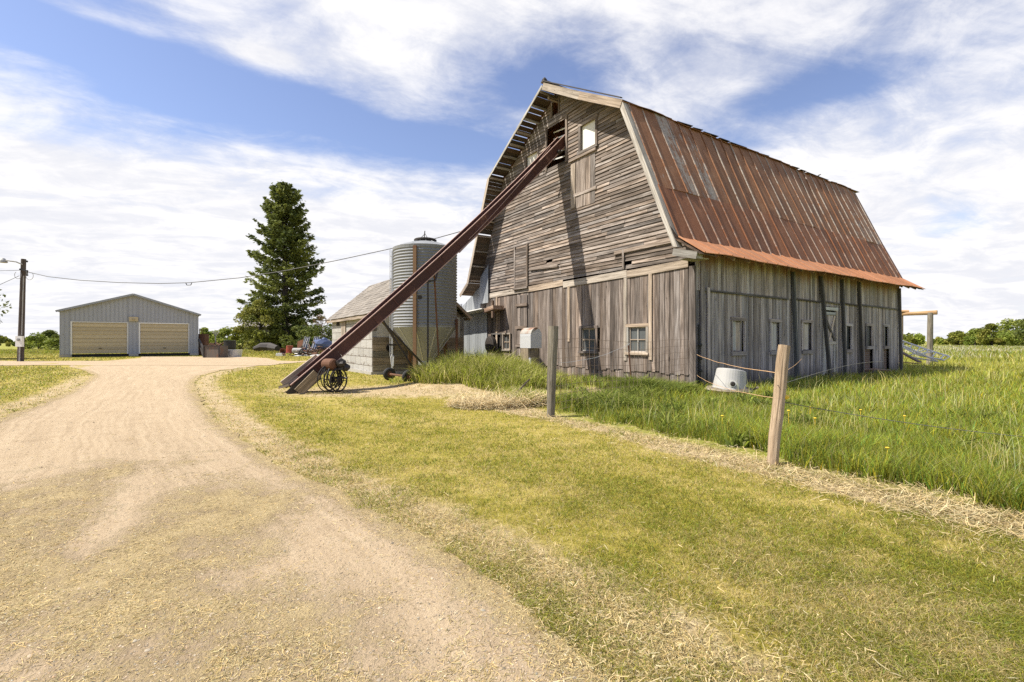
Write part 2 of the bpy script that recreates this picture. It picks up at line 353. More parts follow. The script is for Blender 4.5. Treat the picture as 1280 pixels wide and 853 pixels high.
def card_obj(name, cent, axis, ln, wd, col, material='leaf', parent=None):
    co = cards(cent, axis, ln, wd); N = len(cent)
    if parent is not None:
        M = np.array(ROOTM[parent.name].inverted()); co = co @ M[:3, :3].T + M[:3, 3]
    return fast(name, co, np.full(N, 4), np.arange(N*4), material, np.repeat(col, 4, 0), parent=parent)
def jitcol(base, N, amt=.25, hue=.12):
    c = np.tile(np.array(base, float), (N, 1)); k = RNG.normal(1, amt, N).clip(.4, 1.8); c *= k[:, None]
    hshift = RNG.normal(0, hue, N); c[:, 0] *= 1 + hshift; c[:, 2] *= 1 - hshift; return c.clip(.004, .9)
def inpoly(x, y, P):
    P = np.asarray(P, float); r = np.zeros(x.shape, bool); j = len(P)-1
    for i in range(len(P)):
        xi, yi = P[i]; xj, yj = P[j]
        c = ((yi > y) != (yj > y)) & (x < (xj-xi)*(y-yi)/((yj-yi) or 1e-9) + xi); r ^= c; j = i
    return r
def vnoise(x, y, s, seed=0.0):    # cheap smooth value noise, about 0..1
    x = x*s + seed*17.3; y = y*s + seed*9.1
    xi = np.floor(x); yi = np.floor(y); fx = x-xi; fy = y-yi; fx = fx*fx*(3-2*fx); fy = fy*fy*(3-2*fy)
    h = lambda a, b: np.modf(np.abs(np.sin(a*127.1 + b*311.7)*43758.5453))[0]
    return (h(xi,yi)*(1-fx)+h(xi+1,yi)*fx)*(1-fy) + (h(xi,yi+1)*(1-fx)+h(xi+1,yi+1)*fx)*fy
def fbm(x, y, s, seed=0.0): return .55*vnoise(x,y,s,seed) + .3*vnoise(x,y,s*2.1,seed+1) + .15*vnoise(x,y,s*4.3,seed+2)
SUN_E = 5.0; EXPO = 0.70; CLOUD_BIAS = .80; SKY_SAT = .95; SKY_VAL = 1.15; CLOUD_LO = (5.4, 5.45, 5.8); CLOUD_HI = (6.6, 6.5, 6.5)
CLOUDS = [(-46,25,11,4.2,-1.2),(-36,23.7,8,3.3,-1.1),(-42,27.2,6,.8,.45),(-44,22.6,7,.7,.4),(-22,21.6,6,.6,.4),(-27,23.6,8,3.2,-1.2),(-17,22.8,8,2.9,-1.2),(-6,21.8,8,2.5,-1.1),(4,29.0,9,3.4,-.95),(-4,26,9,2.6,-.5),(17,21,7,1.8,-.9),(31,23.5,8,2.0,-1.0),(26,20,6,1.2,-.5),(42,10.5,8,2.2,-.5),(-27.5,27.8,4,1.0,.9),(-14,25,4,1.2,.5),(-8,35,16,4,.4),(-33,24.8,4,.7,.5)]
# ------------------------------------------------------------------ camera, light, sky
cam = bpy.data.cameras.new('camera'); cam.sensor_width = 36; cam.lens = 36*F/1280; cam.clip_end = 9000; cam.clip_start = .05
co_ = bpy.data.objects.new('camera', cam); COL.objects.link(co_); co_.location = (0, 0, HC); co_.rotation_euler = (math.pi/2, 0, 0)
cam.shift_y = .5/1280
SC.camera = co_
SUN = Vector((-1.096, -.16, 1.42)).normalized()
sl = bpy.data.lights.new('sun', 'SUN'); sl.energy = SUN_E; sl.angle = math.radians(.53); sl.color = (1, .93, .80)
so = bpy.data.objects.new('sun', sl); COL.objects.link(so); so.rotation_euler = SUN.to_track_quat('Z', 'Y').to_euler(); so.location = (-20, -5, 30)
w = bpy.data.worlds.new('World'); SC.world = w; w.use_nodes = True
n = NT(w.node_tree)
sky = n.n('ShaderNodeTexSky', sky_type='NISHITA', sun_disc=False, sun_elevation=math.asin(SUN.z), sun_rotation=math.atan2(SUN.x, SUN.y), altitude=300, air_density=1.0, dust_density=.6, ozone_density=2.0)
dirv = n.vmath('NORMALIZE', n.n('ShaderNodeTexCoord').outputs['Generated'])
sp = n.n('ShaderNodeSeparateXYZ', {0: dirv})
az = n.math('MULTIPLY', n.math('ARCTAN2', sp.outputs[0], sp.outputs[1]), 57.2958)
el = n.math('MULTIPLY', n.math('ARCSINE', sp.outputs[2]), 57.2958)
zz = n.math('ADD', n.math('MAXIMUM', sp.outputs[2], 0.0), .16)
pl = n.n('ShaderNodeCombineXYZ', {'X': n.math('DIVIDE', sp.outputs[0], zz), 'Y': n.math('DIVIDE', sp.outputs[1], zz), 'Z': 0.0}).outputs[0]
pr = n.n('ShaderNodeVectorRotate', {'Vector': pl, 'Angle': -.35}, rotation_type='Z_AXIS').outputs[0]
n1 = n.noise(n.scale(pr, (.9, 1.9, 1)), 1.0, 8, .58, .5)
n2 = n.noise(n.scale(pr, (2.0, 3.6, 1)), 1.0, 8, .58, 1.2)
n3 = n.noise(n.scale(pr, (1.3, 1.6, 1)), 4.0, 8, .7, .4)
D = n.math('ADD', n.math('MULTIPLY', n1, .9), n.math('ADD', n.math('MULTIPLY', n2, .55), n.math('MULTIPLY', n3, .42)))   # mean ~ .9
D = n.math('ADD', n.math('MULTIPLY', n.math('SUBTRACT', D, .96), 2.1), CLOUD_BIAS)
for (a0, e0, wa, we, amp) in CLOUDS:
    u = n.math('DIVIDE', n.math('SUBTRACT', az, a0), wa); v = n.math('DIVIDE', n.math('SUBTRACT', el, e0), we)
    g = n.math('EXPONENT', n.math('MULTIPLY', n.math('ADD', n.math('MULTIPLY', u, u), n.math('MULTIPLY', v, v)), -1.0))
    D = n.math('ADD', D, n.math('MULTIPLY', g, amp))
D = n.math('ADD', D, n.math('MULTIPLY', n.rf(el, 18.5, 11.0), .6))    # thick towards the horizon
D = n.math('SUBTRACT', D, n.math('MULTIPLY', n.rf(el, 42.0, 62.0), .55))   # cloud thinned overhead, out of view, to lower the fill light
D = n.math('SUBTRACT', D, n.math('MULTIPLY', n.rf(n.math('ABSOLUTE', az), 75.0, 115.0), .75))   # unseen cloud behind the camera cut back to weaken ambient fill
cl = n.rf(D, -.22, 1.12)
cg = n.mix(n.rf(n.math('ADD', n.math('MULTIPLY', n2, .6), n.math('MULTIPLY', n3, .4)), .40, .60), CLOUD_LO, CLOUD_HI)
skyc = n.n('ShaderNodeHueSaturation', {'Hue': .512, 'Saturation': SKY_SAT, 'Value': SKY_VAL, 'Color': sky.outputs[0]}).outputs[0]
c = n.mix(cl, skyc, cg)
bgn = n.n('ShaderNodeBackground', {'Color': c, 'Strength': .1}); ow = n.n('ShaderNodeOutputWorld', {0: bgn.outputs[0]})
vs = SC.view_settings; vs.view_transform = 'Standard'; vs.look = 'None'; vs.exposure = EXPO; vs.gamma = 1; vs.use_curve_mapping = False
SC.cycles.use_denoising = False; SC.cycles.max_bounces = 6; SC.cycles.diffuse_bounces = 3; SC.cycles.transparent_max_bounces = 4
SC.cycles.sample_clamp_indirect = 6.0
# ------------------------------------------------------------------ ground and drive
FENCE = [gp(689, 520), gp(965, 580)]
DR_R = [(-9,3.6),(-4,2.4),(0,1.35),(1.97,.43),(2.45,.16),(3.19,-.43),(4.14,-1.31),(5.49,-2.65),(8.16,-4.96),(13.3,-8.76),(16.5,-10.9),(19.5,-12.6),(23,-13.9),(27,-14.5),(32,-15.6),(36,-17.8),(40,-20.5),(44,-25)]
DR_L = [(-9,-3.6),(-4,-3.9),(0,-4.3),(1.97,-4.9),(2.45,-5.1),(3.19,-5.4),(4.14,-5.8),(5.49,-6.6),(8.16,-8.9),(13.3,-12.3),(16.5,-14.7),(19.5,-17.0),(23,-20.5),(27,-25),(32,-28.5),(36,-29.5),(40,-31),(44,-34)]
_yr = np.array([p[0] for p in DR_R]); _xr = np.array([p[1] for p in DR_R]); _xl = np.array([p[1] for p in DR_L])
def drive_edges(y): return np.interp(y, _yr, _xl), np.interp(y, _yr, _xr)
def drive_dist(x, y):        # metres inside (+) or outside (-) the drive, roughly
    l, r = drive_edges(y); inside = np.minimum(x-l, r-x)*.72
    inside = np.where(y > 44, -9.0, inside)
    sy = np.where(x < -14, 3.2-np.abs(y-30.6-(x+14)*-.012), -9.0)
    return np.maximum(inside, sy)
def fence_side(x, y):        # >0 on the pasture side of the fence
    (x0,y0),(x1,y1) = FENCE; dx, dy = x1-x0, y1-y0; L = math.hypot(dx, dy)
    return ((x-x0)*-dy + (y-y0)*dx)/L
def fence_along(x, y):
    (x0,y0),(x1,y1) = FENCE; dx, dy = x1-x0, y1-y0; L = math.hypot(dx, dy); return ((x-x0)*dx + (y-y0)*dy)/L
MAT_POLY = [gp(-420,640), gp(60,604), gp(230,572), gp(330,598), gp(372,660), gp(400,740), gp(470,853), gp(500,1000), (-4.4,.6)]
def dryfield(x, y):
    f = fence_side(x, y); a = fence_along(x, y); q = fbm(x, y, .8, 3)
    fo = f+.30+.25*(q-.5); strip = np.exp(-(fo/np.where(fo > 0, .62, .36))**2) * smooth(-5.5, -.5, a) * (.55+.7*q)
    edge = np.exp(-((drive_dist(x, y)+.25)/.45)**2)*.75*np.where(y < 26, 1, .4)
    hay = np.exp(-(((x+2.2)/3.6)**2+((y-13.2)/1.7)**2))*.85 + np.exp(-(((x-.0)/1.0)**2+((y-10.3)/.9)**2))*.8
    el_ = np.exp(-(((x+5.5)/2.6)**2+((y-14.2)/2.2)**2))*.45
    return np.clip(np.maximum(strip, np.maximum(edge, hay+el_)), 0, 1)
def axis(lo, hi, step, far):
    a = list(np.arange(lo, hi+1e-6, step)); s = step; x = hi
    while x < far: s *= 1.22; x += s; a.append(x)
    s = step; x = lo; pre = []
    while x > -far: s *= 1.22; x -= s; pre.append(x)
    return np.array(pre[::-1] + a)
xs = axis(-14, 9, .16, 4200); ys = axis(0, 18, .16, 4200)
GX, GY = np.meshgrid(xs, ys); x = GX.ravel(); y = GY.ravel(); nx, ny = len(xs), len(ys)
f = fence_side(x, y)
pasture = smooth(-.1, .25, f) * smooth(.3, 1.2, x + (y-9)*-.12) 
meadow = np.maximum(pasture, smooth(52, 70, y)); meadow = np.maximum(meadow, smooth(-46, -56, x))
soil = np.exp(-(((x-2.6)/1.5)**2+((y-13.4)/1.5)**2))*.9
co = np.stack([x, y, gz(x, y)], 1); idx = np.arange(nx*ny).reshape(ny, nx)
lp = np.stack([idx[:-1,:-1], idx[:-1,1:], idx[1:,1:], idx[1:,:-1]], -1).reshape(-1, 4)
g = fast('ground', co, np.full(len(lp), 4), lp.ravel(), 'ground', attrs={'dry': dryfield(x, y), 'meadow': meadow, 'soil': soil})
g.data.polygons.foreach_set('use_smooth', [True]*len(g.data.polygons))
tag(g, 'mown yellow green farmyard lawn and pasture ground', 'ground', kind='structure')
def strip(name, yy, L, R, nc, lift, matf, label, wob=.18):
    t = np.linspace(0, 1, nc); wl = (fbm(yy*1.0, yy*0+3, 1.6, 5)-.5)*wob*2*np.clip(np.abs(yy)/6+.4, .4, 1); wr = (fbm(yy, yy*0+9, 1.6, 8)-.5)*wob*2*np.clip(np.abs(yy)/6+.4, .4, 1)
    X = (L+wl)[:, None]*(1-t) + (R+wr)[:, None]*t; Y = np.repeat(yy[:, None], nc, 1)
    bp = np.stack([np.repeat(t[None], len(yy), 0)*5, Y, 0*X], -1).reshape(-1, 3)
    if name == 'side_track': X, Y = Y, X; bp = bp[:, [0, 1, 2]]
    x = X.ravel(); y = Y.ravel(); z = gz(x, y) + lift - .012*np.exp(-((np.repeat(t[None], len(yy), 0).ravel()-.72)/.09)**2)*0
    idx = np.arange(len(x)).reshape(len(yy), nc); lp = np.stack([idx[:-1,:-1], idx[:-1,1:], idx[1:,1:], idx[1:,:-1]], -1).reshape(-1, 4)
    if name == 'side_track': lp = lp[:, ::-1]
    o = fast(name, np.stack([x, y, z], 1), np.full(len(lp), 4), lp.ravel(), 'dirt', attrs={'bp': bp, 'mat': matf(x, y)})
    o.data.polygons.foreach_set('use_smooth', [True]*len(o.data.polygons)); return tag(o, label, name.replace('_', ' '), kind='structure')
def matfield(x, y):
    ins = inpoly(x, y, MAT_POLY); q = fbm(x, y, .7, 2)
    s = np.zeros_like(x)
    # distance-free soft edge: average of jittered tests
    for k in range(24):
        a = k*2.4; r_ = .10+.055*k; s += inpoly(x+r_*math.cos(a)*(.4+y*.13), y+r_*math.sin(a)*(.4+y*.2), MAT_POLY)
    (ax_, ay_), (bx_, by_) = gp(195, 575), gp(20, 853); t_ = np.clip(((x-ax_)*(bx_-ax_)+(y-ay_)*(by_-ay_))/((bx_-ax_)**2+(by_-ay_)**2), 0, 1); dd_ = np.hypot(x-ax_-(bx_-ax_)*t_, y-ay_-(by_-ay_)*t_)
    s = s/24; q = fbm(x, y, 1.1, 2)
    return np.clip(np.maximum(s*.95 + (q-.5)*1.2*np.minimum(1, 2.2*s) - .45*np.exp(-(dd_/.22)**2), .95*np.exp(-(np.maximum(drive_dist(x, y)-.02, 0)/.20)**2)*(y < 24)), 0, 1)
yy = np.concatenate([np.arange(-9, 20, .12), np.arange(20, 44.1, .4)])
L, R = drive_edges(yy); strip('driveway', yy, L, R, 46, .012, matfield, 'pale sandy gravel driveway curving to the garage')
xx = np.arange(-75, -13.5, .5); strip('side_track', xx, 30.6-.012*(xx+14)-3.0, 30.6-.012*(xx+14)+3.2*np.interp(xx, [-75,-24,-18,-13.5], [1,1,1.2,1.0]), 10, .02, lambda x, y: x*0, 'pale gravel track running left along the garage front', .5)
# ------------------------------------------------------------------ barn
W = 12.5; LB = 15.2
BRZ = math.atan2(.55, .835)
barn = thing('barn', 'huge weathered grey plank barn with rusty gambrel roof', 'barn', (5.3, 14, 0), BRZ)
GC, GS = math.cos(BRZ), math.sin(BRZ)
def bl(l, s, z=0): return V(5.3+l*GC-s*GS, 14+l*GS+s*GC, z)
PROF = [(0, 3.5), (0.0, 4.2), (2.15, 8.95), (6.25, 11.4), (10.35, 8.95), (12.5, 4.2), (12.5, 3.5)]
def srange(z):
    if z <= 4.2: return 0.0, W
    if z <= 8.95: a = (z-4.2)/4.75*2.15
    else: a = 2.15 + (z-8.95)/2.45*4.1
    return a, W-a
def cut(iv, holes):
    out = [iv]
    for (a, b) in holes:
        nxt = []
        for (p, q) in out:
            if b <= p or a >= q: nxt.append((p, q)); continue
            if a > p: nxt.append((p, a))
            if b < q: nxt.append((b, q))
        out = nxt
    return out
def hboards(mb, L, sgn, z0, z1, holes, pitch=.135, lo=.9, hi=4.2):
    z = z0
    while z < z1 - .02:
        h = min(pitch*random.uniform(.88, 1.1), z1-z); zb, zt = z-.006, z+h*1.02
        a0, b0 = srange(z); a1, b1 = srange(min(z+h, z1))
        s = a0 - random.uniform(0, 2)
        cuts = [a0]
        while True:
            s += random.uniform(lo, hi)
            if s >= b0-.25: break
            if s > a0+.25: cuts.append(s)
        cuts.append(b0)
        hs = [(p, q) for (p, q, ra, rb) in holes if z+h*.5 > ra and z+h*.5 < rb]
        for k in range(len(cuts)-1):
            for (p, q) in cut((cuts[k]+.003, cuts[k+1]-.003), hs):
                if q-p < .03: continue
                pr = random.uniform(0, .012); tw = random.uniform(-.005, .005)
                if random.random() < .06: tw += random.uniform(-.018, .018)
                r = random.random()
                pt = max(p, a1) if p < a1+.02 else p; qt = min(q, b1) if q > b1-.02 else q
                if qt-pt < .02: continue
                # lower edge stands proud (lapped siding); x outwards = sgn
                xo_b, xo_t = .044+pr*1.4, .014+pr; dz1, dz2 = tw, -tw
                c = []
                for (xi, s0, s1, zz, d1, d2) in ((xo_b, p, q, zb, dz1, dz2), (xo_t, pt, qt, zt, dz1, dz2)):
                    c += [V(L+sgn*xi, s0, zz+d1), V(L+sgn*xi, s1, zz+d2), V(L+sgn*(xi-.022), s1, zz+d2), V(L+sgn*(xi-.022), s0, zz+d1)]
                mb.hexa(c, [V(v.y, v.z, v.x) for v in c], r)
        z += h
def vboards(mb, fn, s0, s1, z0, z1, holes, wlo=.13, whi=.23, ragged=.0, proud=0.0, gap=.006):
    """fn(s, out, z) -> local point"""
    s = s0
    while s < s1-.02:
        wd = min(random.uniform(wlo, whi), s1-s)
        if s1-s-wd < .07: wd = s1-s
        a, b = s+gap/2, s+wd-gap/2
        if random.random() < .07: b -= random.uniform(.004, .02)
        hs = [(ra, rb) for (p, q, ra, rb) in holes if not (b <= p+.01 or a >= q-.01)]
        zb = z0 + (random.uniform(-ragged, ragged) if ragged else 0)
        zt = z1; r = random.random(); po = proud+random.uniform(0, .014); lean = random.uniform(-.006, .006)
        for (p, q) in cut((zb, zt), hs):
            if q-p < .03: continue
            c = []
            for zz in (p, q):
                dl = lean*(zz-z0)/(z1-z0)
                c += [fn(a+dl, .022+po, zz), fn(b+dl, .022+po, zz), fn(b+dl, po, zz), fn(a+dl, po, zz)]
            mb.hexa(c, [V(zz, s_, o_) for zz in (p, q) for (s_, o_) in ((a, .02), (b, .02), (b, 0), (a, 0))], r)
        s += wd
GHOLE = [(5.75, 6.95, 8.45, 10.2), (4.05, 4.9, 8.5, 9.5), (7.6, 8.45, 8.5, 9.5), (6.2, 6.6, 10.55, 11.05), (4.1, 5.42, 6.5, 8.3), (6.6, 7.0, 4.62, 4.72), (2.35, 2.75, 3.96, 4.1), (8.3, 9.3, 3.86, 5.6)]
mb = MB(); hboards(mb, 0, -1, 3.84, 11.42, GHOLE); mb.build('gable_siding', 'wood_gable', barn, local=True)
LHOLE = [(1.72, 2.5, 1.02, 1.9), (4.05, 4.85, 1.02, 1.9), (9.75, 10.35, 1.0, 1.75), (10.5, 11.3, .95, 1.75)]
fg = lambda s, o, z: V(-o, s, z)
mb = MB(); vboards(mb, fg, .02, 11.9, .42, 3.56, LHOLE, ragged=.05, gap=.011); vboards(mb, fg, .02, 12.48, -.1, .44, [], proud=-.03, ragged=0)
mb.build('gable_boarding', 'wood_gable_lower', barn, local=True)
mb = MB()
s = 0.15
for e, zo in ((2.55, .0), (5.9, -.02), (8.3, .015), (11.9, -.01)):
    mb.bar((-.052, s, 3.70+zo), (-.052, e-.01, 3.67+zo-.02), .035, .24); s = e
mb.build('belt_board', 'wood_trim', barn, local=True)
for s_ in (2.62, 1.55, 5.55, 10.9): mb = MB(); mb.bar((-.055, s_, random.uniform(.6, 1.4)), (-.055, s_+random.uniform(-.02, .02), 3.55), .03, .13, V(0,1,0)); mb.build('batten', 'wood_trim', barn, local=True)
mb = MB()
mb.bar((-.06, -.02, -.1), (-.06, .0, 3.6), .04, .2, V(0,1,0)); mb.build('corner_board', 'wood_gable_lower', barn, local=True)
def gwindow(name, s0, s1, z0, z1, pane, cols=2, rows=2, fw=.10, fm='wood_trim', sill=True, x=0.0):
    mb = MB(); o = -.065+x
    mb.box((o, s0-fw, z0+.002), (-.012+x, s0, z1-.002), 2); mb.box((o, s1, z0+.002), (-.012+x, s1+fw, z1-.002), 2)
    mb.box((o-.006, s0-fw-.02, z1), (-.01+x, s1+fw+.02, z1+fw), 1)
    mb.box((o-.05 if sill else o, s0-fw-.03, z0-fw*.8), (-.01+x, s1+fw+.03, z0), 1)
    fr = mb.build('window', fm, barn, local=True)
    mb = MB(); mb.box((.03, s0-.02, z0-.02), (.045, s1+.02, z1+.02)); mb.build('pane', pane, fr, local=True)
    if cols:
        mb = MB()
        for k in range(1, cols): q = s0+(s1-s0)*k/cols; mb.box((-.008, q-.016, z0), (.028, q+.016, z1), 2)
        for k in range(1, rows): q = z0+(z1-z0)*k/rows; mb.box((-.006, s0, q-.016), (.026, s1, q+.016), 1)
        for (p, q) in ((s0, s0+.04), (s1-.04, s1)): mb.box((-.007, p, z0), (.027, q, z1), 2)
        mb.box((-.005, s0+.041, z0), (.0265, s1-.041, z0+.045), 1); mb.box((-.005, s0+.041, z1-.04), (.0265, s1-.041, z1), 1)
        mb.build('sash', 'wood_trim', fr, local=True)
    return fr
gwindow('w', 1.74, 2.48, 1.04, 1.88, 'window_dark', 2, 2)['label'] = 'small four pane window nearest the barn corner'
gwindow('w', 4.07, 4.83, 1.04, 1.88, 'window_dark', 2, 2, fm='wood_gable_lower')['label'] = 'small window in the shadow of the elevator'
gwindow('w', 9.77, 10.33, 1.02, 1.73, 'window_dark', 2, 2, fw=.07)
gwindow('w', 10.52, 11.28, .97, 1.73, 'dark_inside', 0, 0, fw=.06, fm='wood_dark')
gwindow('w', 4.08, 4.87, 8.52, 9.48, 'window_white', 0, 0, fw=.12, fm='wood_gable')['label'] = 'white boarded loft window right of the elevator'
gwindow('w', 7.62, 8.43, 8.52, 9.48, 'window_white', 0, 0, fw=.08, fm='wood_gable')
# loft doorway the elevator enters
mb = MB()
mb.box((-.075, 5.63, 8.4), (-.014, 5.75, 10.2), 2); mb.box((-.07, 6.95, 8.4), (-.013, 7.05, 10.2), 2); mb.box((-.078, 5.6, 10.2), (-.012, 7.08, 10.3), 1)
fr = mb.build('loft_doorway', 'wood_gable', barn, local=True)
mb = MB()
for k in range(5): mb.bar((.25, 5.78, 8.8+.28*k), (.3, 6.93, 8.95+.28*k), .03, .05)
mb.build('slat', 'white_paint', fr, local=True)
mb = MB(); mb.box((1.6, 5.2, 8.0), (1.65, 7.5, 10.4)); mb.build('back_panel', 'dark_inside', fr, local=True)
# peak opening
mb = MB(); mb.box((-.07, 6.12, 10.5), (-.012, 6.2, 11.1), 2); mb.box((-.07, 6.6, 10.5), (-.012, 6.68, 11.1), 2); mb.box((-.4, 6.34, 11.05), (.2, 6.46, 11.17), 0)
mb.build('peak_opening', 'wood_gable', barn, local=True)
# boarded loft door
mb = MB(); vboards(mb, lambda s, o, z: V(-.03-o, s, z), 4.1, 5.42, 6.46, 8.28, [], .2, .3, ragged=.03)
dd = mb.build('loft_door', 'wood_gable', barn, local=True)
mb = MB(); mb.box((-.085, 4.02, 6.9), (-.06, 5.3, 7.02), 1); mb.build('ledge', 'wood_gable', dd, local=True)
mb = MB(); mb.box((-.12, 4.0, 8.3), (-.03, 5.5, 8.40), 1); mb.build('ledge', 'wood_gable', dd, local=True)
mb = MB(); mb.box((-.082, 5.16, 6.5), (-.056, 5.4, 8.2), 2); mb.build('pale_board', 'wood_trim', dd, local=True)
# small door in the lower left gable siding + shutter
mb = MB()
zq = 3.86
while zq < 5.55: mb.bar((-.07, 8.36, zq), (-.07, 9.24, zq+.0), .03, .10); zq += .115
sh = mb.build('shutter', 'wood_gable', barn, local=True)
mb = MB(); mb.box((-.11, 8.26, 3.8), (-.05, 8.35, 5.66), 2); mb.box((-.1, 9.25, 3.8), (-.05, 9.33, 5.66), 2); mb.box((-.16, 8.24, 3.72), (-.05, 9.36, 3.8), 1); mb.build('shutter_frame', 'wood_gable', sh, local=True)
mb = MB(); vboards(mb, lambda s, o, z: V(-.04-o, s, z), 8.35, 9.15, .75, 3.45, [], .2, .3)
dd = mb.build('narrow_door', 'wood_gable_lower', barn, local=True)
for zz in (1.15, 1.95, 2.95): mb = MB(); mb.box((-.12, 8.3, zz), (-.066, 9.2, zz+.13), 1); mb.build('door_ledge', 'wood_gable_lower', dd, local=True)
# loose broken boards
for a_, b_, w_, h_ in (((-.09, 6.2, 4.42), (-.10, 8.1, 4.52), .03, .12), ((-.08, .6, 4.46), (-.085, 3.1, 4.44), .025, .12), ((-.085, 4.3, 10.32), (-.075, 6.0, 10.28), .02, .1)): mb = MB(); mb.bar(a_, b_, w_, h_); mb.build('loose_board', 'wood_gable', barn, local=True)
mb = MB(); mb.bar((-.08, 2.68, 3.9), (-.085, 2.7, 4.5), .03, .08, V(0,1,0)); mb.build('loose_board', 'wood_gable', barn, local=True)
# ---- long side wall (s = 0)
fs = lambda l, o, z: V(l, -o, z)
SH = [(1.85, 2.55, 1.05, 2.1), (4.1, 4.7, 1.05, 2.1), (6.22, 6.95, 1.05, 2.12), (7.82, 8.85, .12, 2.75), (9.72, 10.2, 1.05, 2.05), (11.65, 12.2, .1, 2.1), (13.45, 13.95, .1, 2.1)]
mb = MB(); vboards(mb, fs, .03, LB, -.08, 2.92, SH, .12, .2, ragged=.03, gap=.009); vboards(mb, fs, .03, LB, 2.90, 4.02, [(p, q, a, min(b, 2.8)) for p, q, a, b in SH], .12, .2, proud=.02)
mb.build('side_boarding', 'wood_side', barn, local=True)
mb = MB()
s = .4
for e in (5.3, 7.6, 9.3, 10.8, LB): mb.bar((s, -.075, 2.9+random.uniform(-.02, .02)), (e-.12, -.075, 2.88), .03, .06); s = e+.12
mb.build('drip_batten', 'wood_dark', barn, local=True)
def swin(l0, l1, z0, z1, kind='boards', low=False):
    mb = MB(); fw = .075
    mb.box((l0-fw, -.06, z0), (l0, -.005, z1), 2); mb.box((l1, -.06, z0), (l1+fw, -.005, z1), 2)
    mb.box((l0-fw-.03, -.07, z1), (l1+fw+.03, -.004, z1+.11), 0); mb.box((l0-fw, -.09, z0-.13), (l1+fw+.02, -.004, z0), 0)
    fr = mb.build('window', 'wood_side', barn, local=True)
    mb = MB()
    if kind == 'boards':
        k = (l1-l0)*.72; mb.box((l0+.02, .0, z0+.03), (l0+k*.5, .02, z1-.02), 2); mb.box((l0+k*.5+.01, .005, z0+.02), (l0+k, .026, z1-.05), 2); mb.build('shutter_board', 'wood_pale_grey', fr, local=True)
    else:
        mb.box((l0, .01, z0), (l0+(l1-l0)*.35, .03, z1), 2); mb.build('shutter_board', 'wood_side', fr, local=True)
    mb = MB(); mb.box((l0-.02, .05, z0-.03), (l1+.02, .07, z1+.03), 2); mb.build('pane', 'wood_side' if kind == 'boards' else 'window_dark', fr, local=True)
    if low:
        mb = MB(); mb.box((l0-.01, .035, -.05), (l1+.01, .07, z0-.131)); mb.v = mb.v; mb.bp = [V(v.x, v.z, 0) for v in mb.v]; mb.build('brick_infill', 'brick_infill', fr, local=True)
    return fr
swin(1.88, 2.52, 1.08, 2.05); swin(4.12, 4.68, 1.08, 2.05); swin(6.25, 6.92, 1.08, 2.08); swin(9.74, 10.18, 1.08, 2.02, 'dark')
swin(11.67, 12.18, 1.2, 2.06, 'dark', True); swin(13.47, 13.93, 1.2, 2.06, 'dark', True)
# dutch door
mb = MB(); vboards(mb, lambda l, o, z: V(l, .02-o, z), 7.86, 8.82, 1.35, 2.45, [], .18, .26); vboards(mb, lambda l, o, z: V(l, .025-o, z), 7.86, 8.82, .16, 1.31, [], .18, .26)
dr = mb.build('dutch_door', 'wood_side', barn, local=True)
mb = MB()
mb.box((7.74, -.07, .1), (7.85, -.004, 2.6), 2); mb.box((8.83, -.07, .1), (8.94, -.004, 2.6), 2); mb.box((7.72, -.075, 2.6), (8.96, -.004, 2.72), 0); mb.box((7.86, -.05, 2.42), (8.82, .0, 2.54), 0); mb.box((7.86, -.05, 1.28), (8.82, .0, 1.40), 0)
mb.box((7.88, -.045, .2), (8.0, -.01, 1.27), 2); mb.box((8.69, -.045, .2), (8.81, -.01, 1.27), 2); mb.box((8.28, -.043, .2), (8.4, -.01, 1.27), 2)
mb.bar((8.3, -.03, 1.42), (8.75, -.03, 2.4), .035, .09, V(1,0,0)); mb.build('door_frame', 'wood_pale_grey', dr, local=True)
mb = MB(); mb.bar((7.9, -.035, 2.4), (8.78, -.035, 1.42), .04, .10, V(1,0,0)); mb.build('cross_brace', 'wood_dark', dr, local=True)
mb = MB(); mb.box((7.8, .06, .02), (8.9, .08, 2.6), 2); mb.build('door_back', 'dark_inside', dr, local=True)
for (lt, lb_, o) in ((5.42, 5.55, .08), (7.45, 7.72, .22), (9.2, 9.3, .08), (10.75, 10.85, .08), (14.98, 15.05, .05)):
    mb = MB(); mb.bar((lb_, -.11-o, -.1), (lt, -.11, 3.85), .105, .11, V(1,0,0)); mb.build('wall_brace', 'wood_dark', barn, local=True)
mb = MB(); mb.bar((.62, -.08, .0), (.58, -.08, 3.0), .03, .12, V(1,0,0)); mb.bar((.3, -.085, -.05), (.3, -.075, 3.85), .04, .17, V(1,0,0)); mb.build('corner_board', 'wood_side', barn, local=True)
mb = MB(); mb.tube([(.13, -.09, .05), (.13, -.09, 1.9)], .028, 6)
for zz in (.25, .55, .9, 1.3): mb.lathe((.13, -.125, zz), [(0, -.05), (.05, -.04), (.06, 0), (.05, .04), (0, .05)], 8)
mb.build('insulator_strip', 'black', barn, local=True)
# far sides, floor-to-eave boards
mb = MB(); vboards(mb, lambda s, o, z: V(LB+o, s, z), 0, W, -.05, 3.9, [], .18, .3); vboards(mb, lambda l, o, z: V(l, W+o, z), 0, LB, -.05, 4.1, [], .18, .3); mb.build('rear_boarding', 'wood_side', barn, local=True)
mb = MB(); hboards(mb, LB, 1, 3.88, 11.42, [], pitch=.2, lo=3, hi=6); mb.build('rear_siding', 'wood_side', barn, local=True)
mb = MB()
for sx in (0.25, W-.25): mb.box((.06, sx-.1 if sx < 1 else sx, 3.7), (LB-.06, sx if sx < 1 else sx+.1, 3.95), 0)
mb.box((.06, .1, 3.45), (LB-.06, W-.1, 3.5), 0); mb.build('loft_floor', 'wood_dark', barn, local=True)
